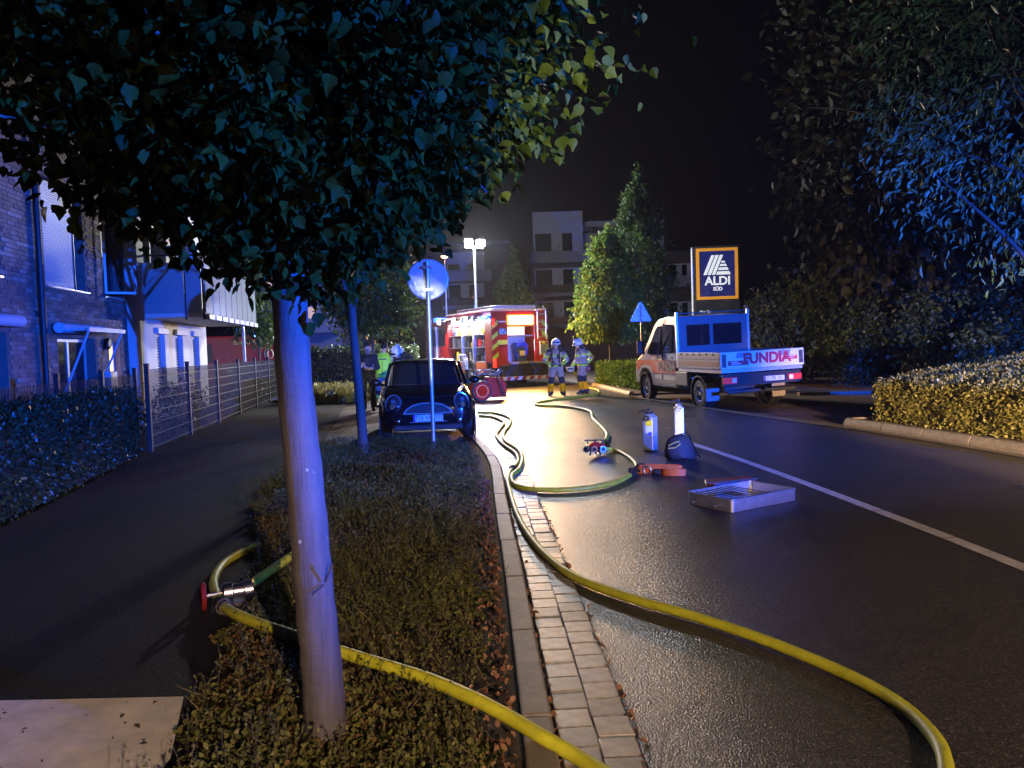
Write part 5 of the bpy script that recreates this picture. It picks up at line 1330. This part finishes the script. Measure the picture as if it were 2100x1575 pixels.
def helmet(par, hd, f, mat, tilt=0.):
    h = empty('helmet'); h.parent = par; h.location = Vector(hd)+Vector((0, 0, .06)); h.rotation_euler = (tilt, 0, math.atan2(f[0], -f[1])*-1 if False else math.atan2(-f[0], -f[1])*-1)
    m = MB(); m.lathe([(.135, .0), (.14, .03), (.135, .08), (.11, .13), (.06, .165), (.001, .175)], n=22, mx=Matrix.Diagonal((1, 1.15, 1, 1))); m.build('shell', mat, h, True)
    m = MB(); m.lathe([(.125, -.015), (.16, -.01), (.15, .02), (.13, .02)], n=22, mx=Matrix.Diagonal((1, 1.2, 1, 1))); m.build('brim', mat, h, True)
    m = MB(); m.box(-.02, .02, -.15, .15, .15, .185); m.build('crest', mat, h, bevel=.01)
    m = MB(); m.prism([(-.1, .02), (.1, .02), (.09, .07), (-.09, .07)], 'y', -.165, -.15); m.build('visor', m_glass, h)
    m = MB(); m.loft([[(-.11, .02, -.0), (.11, .02, -.0), (.11, .12, -.0), (-.11, .12, -.0)], [(-.13, .0, -.16), (.13, .0, -.16), (.13, .14, -.16), (-.13, .14, -.16)]]); m.build('neck_guard', m_knee, h)
    return h
def harness(par, z0=.95, z1=1.47):
    for s in (-1, 1):
        m = MB(); m.tube([(s*.11, -.165, z0+.1), (s*.12, -.19, z0+.3), (s*.12, -.14, z1-.03), (s*.11, .0, z1+.07), (s*.1, .12, z1-.05)], .022, 6, flat=.4); m.build('strap', m_knee, par, True)
    m = MB(); m.tube([(.18*math.cos(a), .165*math.sin(a), z0+.06) for a in np.linspace(0, 2*PI, 20)], .03, 6, flat=.5); m.build('belt', m_knee, par, True)
# firefighter facing the viewer
g = G(1142, 812); J = stand(ankL=(-.2, .02, .1), ankR=(.2, .02, .1), toeL=(-.24, -.12, .05), toeR=(.24, -.12, .05), kneL=(-.17, -.03, .5), kneR=(.17, -.03, .5), elbL=(-.36, .06, 1.15), elbR=(.36, .06, 1.15), wriL=(-.2, -.17, 1.02), wriR=(.2, -.17, 1.02), hed=(.02, -.02, 1.6), face=(.15, -1, -.1))
f1 = person('firefighter in tan gear facing the viewer with hands at the belt', (g.x, g.y, 0), rad(-3), J, body_segs(J, 1.26, ((.8, -.2, -.3), (-.8, -.2, -.3))), ff_zone, ffm)
helmet(f1, J['hed'], J['face'], m_helm); harness(f1)
m = MB(); m.lathe([(.04, 0), (.05, .02), (.05, .1), (.02, .14)], (.08, -.2, 1.2), n=10); m.build('radio', m_black, f1)
m = MB(); m.tube([(-.14, -.17, 1.38), (-.16, -.2, 1.2), (-.05, -.22, 1.08), (.02, -.2, 1.0)], .014, 6); m.build('air_line', m_black, f1)
# firefighter turned to the left, hand on hip, holding a spare helmet
g = G(1196, 808); J = stand(face=(-.9, -.25, -.35), hed=(-.13, -.03, 1.56), nek=(-.08, .0, 1.47), che=(-.03, 0, 1.31), shoL=(-.13, -.17, 1.4), shoR=(.1, .16, 1.42), elbL=(-.2, -.26, 1.13), elbR=(.34, .16, 1.2), wriL=(-.34, -.22, .94), wriR=(.17, .1, 1.0),
    hipL=(-.02, -.1, .9), hipR=(.03, .1, .9), kneL=(-.1, -.12, .5), kneR=(.04, .12, .5), ankL=(-.04, -.14, .1), ankR=(.12, .13, .1), toeL=(-.2, -.17, .05), toeR=(-.03, .13, .05))
f2 = person('firefighter in tan gear seen from the side, bending over a helmet', (g.x, g.y, 0), 0, J, body_segs(J, 1.26, ((-.6, .1, -.5), (-.6, -.2, -.3))), ff_zone, ffm)
helmet(f2, J['hed'], J['face'], m_helm, .15)
m = MB(); m.tube([(.18*math.cos(a), .19*math.sin(a), 1.0) for a in np.linspace(0, 2*PI, 20)], .03, 6, flat=.5); m.build('belt', m_knee, f2, True)
m = MB(); m.ell((.17, -.1, .84), (.09, .06, .1)); m.build('tool_pouch', M('pouch', (.25, .08, .1), .8), f2, True)
sh2 = empty('spare_helmet', (g.x-.42, g.y-.22, .90), 0, 'pale helmet held low in the hand of the bending firefighter', 'helmet')
m = MB(); m.lathe([(.001, -.16), (.07, -.145), (.12, -.1), (.14, -.03), (.15, .0), (.13, .0)], n=22); m.build('shell', m_helm, sh2, True)
m = MB(); m.tube([(-.14, 0, 0), (-.1, 0, .07), (.1, 0, .07), (.14, 0, 0)], .012, 6); m.build('chin_strap', m_knee, sh2, True)
m = MB(); m.box(-.09, .09, -.155, -.14, -.08, -.02); m.build('visor', m_glass, sh2)
# officer in black
nvm = [m_navy, m_skin, m_black, m_dkgrey]
def dark_zone(seg, t, c):
    if seg in ('head', 'neck', 'hand'): return 1
    if seg == 'boot': return 2
    if seg == 'farm' and t > .6: return 1
    return 0
def hair(par, hd, f, mat):
    m = MB(); h = Vector(hd); ff = Vector(f).normalized(); c = h+Vector((0, 0, .1))-ff*.02
    m.lathe([(.104, -.03), (.108, .0), (.1, .05), (.07, .09), (.001, .11)], n=20, mx=Matrix.Translation(c) @ Matrix.Rotation(math.atan2(ff.x, -ff.y), 4, 'Z') @ Matrix.Rotation(rad(-22), 4, 'X') @ Matrix.Diagonal((.95, 1.08, 1, 1))); return m.build('hair', mat, par, True)
g = G(757, 846); J = stand(face=(.6, -.7, -.35), hed=(.03, -.04, 1.6), elbL=(-.28, .0, 1.15), wriL=(-.1, -.24, 1.2), elbR=(.28, .0, 1.15), wriR=(.08, -.22, 1.12))
f3 = person('person in dark clothes looking down beside the second tree trunk', (g.x, g.y, .03), rad(0), J, body_segs(J, 1.0, ((.5, -.3, .4), (-.5, -.3, .3))), dark_zone, nvm)
hair(f3, J['hed'], J['face'], m_hair)
# person in lime vest, seen from behind
vm = [m_sky, m_skin, m_navy, m_lime, m_black, m_grey]
def vest_zone(seg, t, c):
    if seg in ('head', 'neck', 'hand'): return 1
    if seg == 'boot': return 4
    if seg == 'shin': return 3 if .3 < t < .85 else 2
    if seg in ('thigh', 'hip'): return 5
    if seg == 'farm': return 2
    if seg == 'uarm': return 3 if t < .2 else 0
    return 0
g = G(790, 840); J = stand(face=(.35, 1, -.1), hed=(.04, .03, 1.6), elbL=(-.34, .06, 1.15), wriL=(-.3, .22, .98), elbR=(.3, .1, 1.15), wriR=(.24, .28, 1.05), toeL=(-.15, .17, .05), toeR=(.15, .17, .05), kneL=(-.18, .03, .5), ankL=(-.3, -.06, .1))
f4 = person('person in bright lime safety vest seen from behind', (g.x, g.y, .03), rad(0), J, body_segs(J, 1.05, ((0, .5, -.6), (0, .5, -.3))), vest_zone, vm)
hair(f4, J['hed'], (.35, 1, 0), m_hair)
vs = MB(); ring = lambda z, a, b, y=0: [(a*math.copysign(abs(math.cos(q))**.8, math.cos(q)), y+b*math.copysign(abs(math.sin(q))**.8, math.sin(q)), z) for q in np.linspace(0, 2*PI, 28)[:-1]]
vs.loft([ring(.86, .215, .2), ring(1.0, .205, .19), ring(1.2, .215, .19), ring(1.38, .235, .185), ring(1.47, .2, .14), ring(1.53, .11, .1)], cap=False); ve = vs.build('safety_vest', m_limevest, f4, True)
m = MB(); m.loft([ring(.93, .213, .199), ring(.97, .211, .197)], cap=False); m.build('reflex_band', M('band_dark', (.2, .35, .08), .4), ve, True)
m = MB(); m.box(-.13, .13, -.215, -.205, 1.34, 1.37); m.build('back_print', M('print_dark', (.1, .2, .05), .6), ve)
m = MB(); m.box(-.005, .005, -.212, -.2, .95, 1.3); m.build('back_seam', MATS['print_dark'], ve)
# person in white helmet bending down
bm_ = [m_navy, m_skin, m_black, m_lime, m_white]
def bend_zone(seg, t, c):
    if seg in ('head', 'neck', 'hand'): return 1
    if seg == 'boot': return 2
    if seg == 'farm': return 4
    if seg == 'uarm' and t > .6: return 3
    return 0
g = G(838, 838); J = stand(pel=(.1, .1, .93), wai=(.05, .02, 1.06), che=(-.05, -.1, 1.2), nek=(-.13, -.2, 1.3), hed=(-.19, -.28, 1.36), face=(-.5, -.6, -.6), shoL=(-.24, -.06, 1.27), shoR=(.12, -.2, 1.27), elbL=(-.33, -.2, 1.03), elbR=(.28, -.25, 1.05), wriL=(-.28, -.38, .85), wriR=(.25, -.42, .88))
f5 = person('person in white helmet bending down behind the parked car', (g.x, g.y, .02), rad(0), J, body_segs(J, 1.05), bend_zone, bm_, scale=1.08)
helmet(f5, Vector(J['hed'])+Vector((0, 0, .0)), (-.5, -.6, 0), m_white, .5)

# ================================================================== HOSES
def hose(label, pts, r=.029, mat=None, z=None, n=9, part=None):
    P = [G(a, b, (c if len(q) > 2 else r)) if False else G(q[0], q[1], (q[2] if len(q) > 2 else r+.003)) for q in pts for a, b, c in [(0, 0, 0)]]
    o = MB(); path = smooth_path(P, n); o.tube(path, r, 12)
    t = empty('fire_hose', (path[0].x, path[0].y, 0), 0, label, 'hose')
    q = o.build('hose_body', mat or m_hose, t, True); q.location = (-path[0].x, -path[0].y, 0)
    return t, path
def coupling(par, p, d, r=.036, l=.11, mat=None):
    d = Vector(d).normalized(); m = MB(); off_ = -Vector(par.location)
    p = Vector(p)+off_
    m.cyl(p-d*l*.5, p+d*l*.5, r, n=16); m.cyl(p-d*l*.15, p+d*l*.15, r*1.25, n=16)
    m.cyl(p-d*l*.9, p-d*l*.5, r*.9, n=16)
    return m.build('coupling', mat or m_steel, par, True)
h1, p1_ = hose('long yellow hose sweeping across the road to the lower right corner', [(983, 853), (1012, 856), (1033, 866), (1025, 880), (1018, 893), (1030, 910), (1057, 930), (1062, 948), (1048, 965), (1041, 985), (1046, 1010), (1058, 1050), (1080, 1092), (1120, 1140), (1180, 1184), (1290, 1226), (1420, 1263), (1560, 1310), (1680, 1358), (1780, 1405), (1860, 1455), (1915, 1510), (1938, 1560), (1942, 1640)], .029)
coupling(h1, p1_[70], p1_[71]-p1_[69], .038, .12, m_black)
h2, p2_ = hose('green yellow hose looping from the parked car to the orange straps', [(981, 846), (1020, 848), (1046, 858), (1045, 872), (1033, 889), (1037, 905), (1062, 922), (1071, 940), (1066, 960), (1050, 976), (1056, 994), (1090, 1003), (1150, 1005), (1210, 1000), (1260, 990), (1297, 972)], .029, m_hose)
coupling(h2, p2_[-1], p2_[-1]-p2_[-3], .036, .12, m_black)
h3, p3_ = hose('yellow hose winding from the firefighters to the red divider', [(1170, 752, .9), (1182, 772, .55), (1190, 790, .18), (1205, 795), (1226, 800), (1226, 807), (1205, 811), (1160, 817), (1115, 823), (1098, 828), (1112, 832), (1150, 833), (1190, 838), (1212, 845), (1216, 858), (1232, 874), (1245, 890), (1242, 902), (1232, 912, .06)], .034)
h4, p4_ = hose('short dark yellow hose from the red divider to the orange straps', [(1240, 920, .06), (1262, 923), (1285, 934), (1302, 948), (1306, 958)], .027)
h5, p5_ = hose('near yellow hose lying across the planted bed and kerb', [(530, 1118, .06), (492, 1135, .06), (456, 1158, .06), (438, 1190, .07), (444, 1222, .08), (458, 1243, .1), (490, 1262, .13), (545, 1284, .14), (610, 1306, .15), (690, 1334, .15), (780, 1362, .14), (880, 1394, .13), (970, 1432, .12), (1050, 1474, .09), (1110, 1510, .07), (1180, 1550, .04), (1260, 1600, .035), (1400, 1700, .035)], .030)
h6, p6_ = hose('short yellow hose end in the bed left of the near trunk', [(640, 1112, .2), (590, 1146, .17), (540, 1180, .14), (505, 1205, .12)], .03)
coupling(h5, p5_[45], p5_[46]-p5_[44], .04, .14, m_black)
# divider at the end of the bed: couplings and a red wheel
dv = empty('hose_valve', G(478, 1232, .06)-Vector((0, 0, .06))+Vector((0, 0, .03)), rad(25), 'metal hose valve with red hand wheel at the edge of the dark footpath', 'valve')
m = MB(); m.lathe([(.05, -.09), (.06, -.08), (.06, -.03), (.045, -.02), (.045, .03), (.062, .04), (.062, .09), (.05, .1)], (.03, .03, .08), 'x', n=20); m.build('valve_body', m_steel, dv, True)
m = MB(); m.cyl((-.06, .03, .08), (-.16, .02, .08), .015, n=8); m.build('stem', m_steel, dv)
m = MB(); m.tube([(-.17, .02+.075*math.cos(a), .08+.075*math.sin(a)) for a in np.linspace(0, 2*PI, 20)], .016, 8); m.cyl((-.17, -.055, .08), (-.17, .095, .08), .01, n=6); m.build('hand_wheel', M('wheel_red_dull', (.2, .015, .02), .6, spec=.2), dv, True)
m = MB(); m.cyl((.03, .03, .02), (.03, .03, .0), .05, n=12); m.build('foot', m_steel, dv)
# red three-way divider on the road
g = G(1222, 934); dd = empty('hose_divider', (g.x, g.y+.05, .004), rad(-10), 'red three way hose divider lying on the wet road', 'divider')
m = MB(); m.ell((0, 0, .11), (.1, .09, .075), 16, 10); m.cyl((0, .05, .11), (.1, .17, .1), .045); m.build('manifold', m_redp, dd, True)
for x, a in ((-.11, -.5), (0, 0), (.11, .5)):
    m = MB(); d = Vector((math.sin(a), -math.cos(a), 0)); c = Vector((x*.6, -.05, .1)); m.cyl(c, c+d*.1, .036, n=16); m.cyl(c+d*.1, c+d*.125, .048, n=16); m.build('outlet', m_steel, dd, True)
    m = MB(); m.cyl(c+d*.126, c+d*.13, .03, n=16); m.build('bore', m_ink, dd)
    m = MB(); m.cyl((x, .0, .16), (x, .0, .21), .01, n=8); m.box(x-.05, x+.05, -.012, .012, .205, .22); m.build('valve_lever', m_black, dd)
m = MB()
for x, y in ((-.08, -.06), (.08, -.06), (0, .09)): m.cyl((x, y, 0), (x*.6, y*.6, .09), .012, n=8)
m.build('foot', m_black, dd)
# ================================================================== EQUIPMENT ON THE ROAD
m_stain = M('stainless', (.68, .67, .66), .33, .75, var=.1, vs=10)
def canister(label, p, rz, wd, dp, h, yellow):
    t = empty('steel_canister', p, rz, label, 'canister')
    m = MB(); m.box(-wd/2, wd/2, -dp/2, dp/2, .01, h*.9); m.build('shell', m_stain, t, bevel=.018)
    m = MB(); m.loft([[(-wd/2+.02, -dp/2+.01, h*.9), (wd/2-.02, -dp/2+.01, h*.9), (wd/2-.02, dp/2-.01, h*.9), (-wd/2+.02, dp/2-.01, h*.9)], [(-wd/2+.05, -dp/2+.03, h*.97), (wd/2-.05, -dp/2+.03, h*.97), (wd/2-.05, dp/2-.03, h*.97), (-wd/2+.05, dp/2-.03, h*.97)]]); m.build('shoulder', m_stain, t)
    m = MB(); m.lathe([(.02, 0), (.045, 0), (.045, .03), (.028, .035), (.02, .03)], (0, -dp/2-.03, h*.86), 'y', n=18); m.build('coupling', m_steel, t, True)
    m = MB(); m.box(-.05, .05, -dp/2, .03, h*.97, h*1.02); m.cyl((0, 0, h*.97), (0, 0, h*1.1), .018); m.build('pump_head', m_black, t, bevel=.01)
    m = MB(); m.cyl((0, 0, h*1.07), (-.16, -.02, h*1.01), .012, n=8); m.build('handle', m_black, t, True)
    if yellow:
        m = MB(); m.box(-.02, wd/2-.015, -dp/2-.003, -dp/2-.0005, h*.66, h*.8); m.build('yellow_label', M('label_yellow', (.85, .6, .02), .5), t)
        m = MB(); m.box(-.03, wd/2-.012, -dp/2-.0025, -dp/2-.0005, h*.47, h*.65); m.build('white_label', m_white, t)
        m = MB(); m.prism([(-.02, h*.42), (wd/2-.015, h*.42), (wd/2-.015, h*.51), (.03, h*.51)], 'y', -dp/2-.0035, -dp/2-.0028); m.build('blue_label', M('label_blue', (.08, .08, .5), .5), t)
        m = MB(); m.box(-wd/2-.003, -wd/2, -dp/2+.02, dp/2-.02, .05, h*.85); m.build('side_plate', m_dkgrey, t)
    m = MB(); m.box(-wd/2+.01, wd/2-.01, -dp/2+.01, dp/2-.01, 0, .01); m.build('foot', m_black, t)
    return t
g = G(1336, 926); canister('tall dark sided steel canister with yellow label on the road', (g.x, g.y+.08, .004), rad(-32), .17, .2, .57, True)
g = G(1397, 915); canister('pale steel canister standing behind the black bag', (g.x, g.y+.12, .004), rad(-12), .15, .14, .66, False)
# black bag
g = G(1400, 944); bg_ = empty('equipment_bag', (g.x, g.y+.16, .004), rad(10), 'slouched black bag with yellow trim leaning on the pale canister', 'bag')
sec = []
for k, (z, rx, ry, ox) in enumerate(((.0, .2, .13, .02), (.03, .225, .15, .02), (.1, .22, .15, .0), (.2, .19, .125, -.02), (.27, .15, .1, -.02), (.31, .1, .06, 0.), (.33, .04, .03, .01))):
    sec.append([(ox+rx*math.cos(a)*(1+.07*math.sin(5*a+k)), ry*math.sin(a)*(1+.09*math.sin(4*a+2*k)), z) for a in np.linspace(0, 2*PI, 33)[:-1]])
m = MB(); m.loft(sec); m.build('sack', M('bag_black', (.02, .02, .025), .7, bump=.4, bs=18), bg_, True)
m = MB(); m.tube([(-.2, -.1, .2), (-.14, -.14, .24), (-.06, -.13, .25)], .02, 8, flat=.5); m.tube([(-.21, -.1, .16), (-.13, -.15, .17), (-.05, -.15, .22)], .008, 6); m.build('trim', M('trim_yellow', (.6, .5, .12), .6), bg_, True)
m = MB(); m.tube([(-.12, -.05, .3), (-.05, -.1, .34), (.08, -.08, .36), (.14, -.03, .28), (.19, -.08, .12), (.24, -.12, .01)], .016, 6, flat=.5); m.build('strap', m_black, bg_, True)
# orange lifting straps folded in bundles
def ribbon(m, pts, wd, th=.006, closed=False, mat=0):
    P_ = [Vector(p) for p in pts]; b = len(m.v); n = len(P_)
    for i, p in enumerate(P_):
        t = (P_[min(i+1, n-1)]-P_[max(i-1, 0)]).normalized(); nn = Vector((-t.y, t.x, 0))*th/2
        for z in (0, wd):
            for s in (-1, 1): m.v.append(tuple(p+nn*s+Vector((0, 0, z))))
    for i in range(n-1):
        q = b+i*4; r_ = q+4
        for a, c in ((0, 1), (1, 3), (3, 2), (2, 0)): m.f.append([q+a, q+c, r_+c, r_+a]); m.m.append(mat)
    m.f.append([b, b+1, b+3, b+2]); m.m.append(mat); m.f.append([b+4*(n-1)+k for k in (0, 2, 3, 1)]); m.m.append(mat)
g = G(1345, 972); so = empty('orange_strap', (g.x-.05, g.y+.06, .004), rad(-22), 'orange flat straps folded in bundles at the end of the hose', 'strap')
def loop(x0, x1, y, wy_, k, layers, wd, name):
    m = MB()
    for l in range(layers):
        o_ = l*.011; yy = wy_-o_
        pts = [(x0+.02, y-yy, 0)]+[(x1-yy+math.cos(a)*yy, y+math.sin(a)*yy, 0) for a in np.linspace(-PI/2, PI/2, 9)]+[(x0+.02, y+yy, 0)]
        ribbon(m, pts, wd-.004*l)
    return m.build(name, m_orange, so, True)
loop(-.18, .36, .13, .05, 0, 4, .085, 'folded_bundle'); loop(-.16, .2, -.0, .055, 0, 4, .08, 'folded_bundle')
def coil(cx, cy, rx, ry, layers, wd):
    m = MB()
    for l in range(layers):
        ribbon(m, [(cx+(rx-.013*l)*math.cos(a), cy+(ry-.013*l)*math.sin(a), .001*l) for a in np.linspace(0, 2*PI-.01, 28)], wd)
    return m.build('strap_coil', m_orange, so, True)
coil(.30, -.09, .14, .075, 4, .075)
m = MB(); m.box(-.27, -.1, -.06, .0, .0, .07); m.box(-.2, -.1, .08, .17, .0, .1); m.box(.05, .14, -.13, -.07, .0, .07); m.build('buckle', m_black, so, bevel=.02)
m = MB(); m.tube([(-.02+.045*math.cos(a), -.1, .05+.045*math.sin(a)) for a in np.linspace(0, 2*PI, 20)], .012, 8); m.build('ring', m_steel, so, True)
# aluminium tray with bars
F_ = G(1501, 1053); R_ = G(1637, 1026); a_ = math.atan2((R_-F_).y, (R_-F_).x)
ty = empty('metal_tray', (F_.x, F_.y, .004), a_, 'shallow aluminium tray with bars across its top on the road', 'tray')
TL, TW, TH = .92, .58, .115
def rrect(x0, x1, y0, y1, r, k=5):
    out = []
    for (cx, cy, s) in ((x1-r, y0+r, -PI/2), (x1-r, y1-r, 0), (x0+r, y1-r, PI/2), (x0+r, y0+r, PI)):
        for i in range(k+1): a = s+PI/2*i/k; out.append((cx+r*math.cos(a), cy+r*math.sin(a)))
    return out
o_ = rrect(0, TL, 0, TW, .045); i_ = rrect(.008, TL-.008, .008, TW-.008, .037); n = len(o_)
m = MB(); vs_ = [(x, y, 0) for x, y in o_]+[(x, y, TH) for x, y in o_]+[(x, y, TH) for x, y in i_]+[(x, y, .012) for x, y in i_]
fs = [list(range(n))[::-1], list(range(3*n, 4*n))]
for i in range(n):
    j = (i+1) % n
    for q in range(3): fs.append([q*n+i, q*n+j, (q+1)*n+j, (q+1)*n+i])
m.add(vs_, fs); m.build('pan', m_alu, ty, True)
m = MB(); m.tube([(x, y, TH+.002) for x, y in o_]+[(o_[0][0], o_[0][1], TH+.002)], .007, 8); m.build('rim', m_alu, ty, True)
for k in range(9):
    x = .05+k*.068; m = MB(); m.cyl((x, .01, TH-.012), (x, TW-.01, TH-.012), .0045, n=6); m.build('bar', m_dkgrey, ty)
m = MB(); m.box(.06, .3, .1, .45, .02, .028); m.build('liner_plate', M('liner', (.65, .64, .72), .5), ty)
m = MB(); m.box(.30, .42, .2, .4, TH-.03, TH-.02); m.build('grip_plate', m_grey, ty)
for y in (.15, .42):
    m = MB(); m.tube([(0, y, .05), (-.09, y-.01, .05), (-.1, y-.03, .06)], .006, 6); m.build('hook', m_steel, ty, True)
g = G(1455, 997); rp = empty('red_cover', (g.x+.12, g.y+.12, .004), rad(8), 'flat dark red cover lying behind the metal tray', 'cover')
m = MB(); m.loft([[(-.2, -.16, 0), (.42, -.12, 0), (.46, .14, 0), (-.1, .16, 0)], [(-.19, -.15, .035), (.4, -.11, .05), (.44, .13, .05), (-.09, .15, .03)]]); m.build('panel', M('cover_red', (.22, .03, .03), .5, var=.4, vs=9), rp, bevel=.012)
m = MB(); m.tube([(-.2, -.17, .04), (.42, -.13, .055)], .008, 6); m.build('edge_tube', m_steel, rp, True)

# ================================================================== NIGHT HAZE
m = MB(); m.box(-45, 45, -14, 78, -1.2, 24); hz = m.build('haze', []); tag(hz, kind='stuff')
hm = bpy.data.materials.new('haze_air'); hm.use_nodes = True; nn = hm.node_tree.nodes; nn.remove(nn['Principled BSDF'])
v = nn.new('ShaderNodeVolumePrincipled'); v.inputs['Color'].default_value = (.9, .9, .92, 1); v.inputs['Density'].default_value = .0003; v.inputs['Anisotropy'].default_value = .6
hm.node_tree.links.new(v.outputs[0], nn['Material Output'].inputs['Volume']); hz.data.materials.append(hm)
hz['label'] = 'thin night haze glowing around the lamps'; hz['category'] = 'haze'
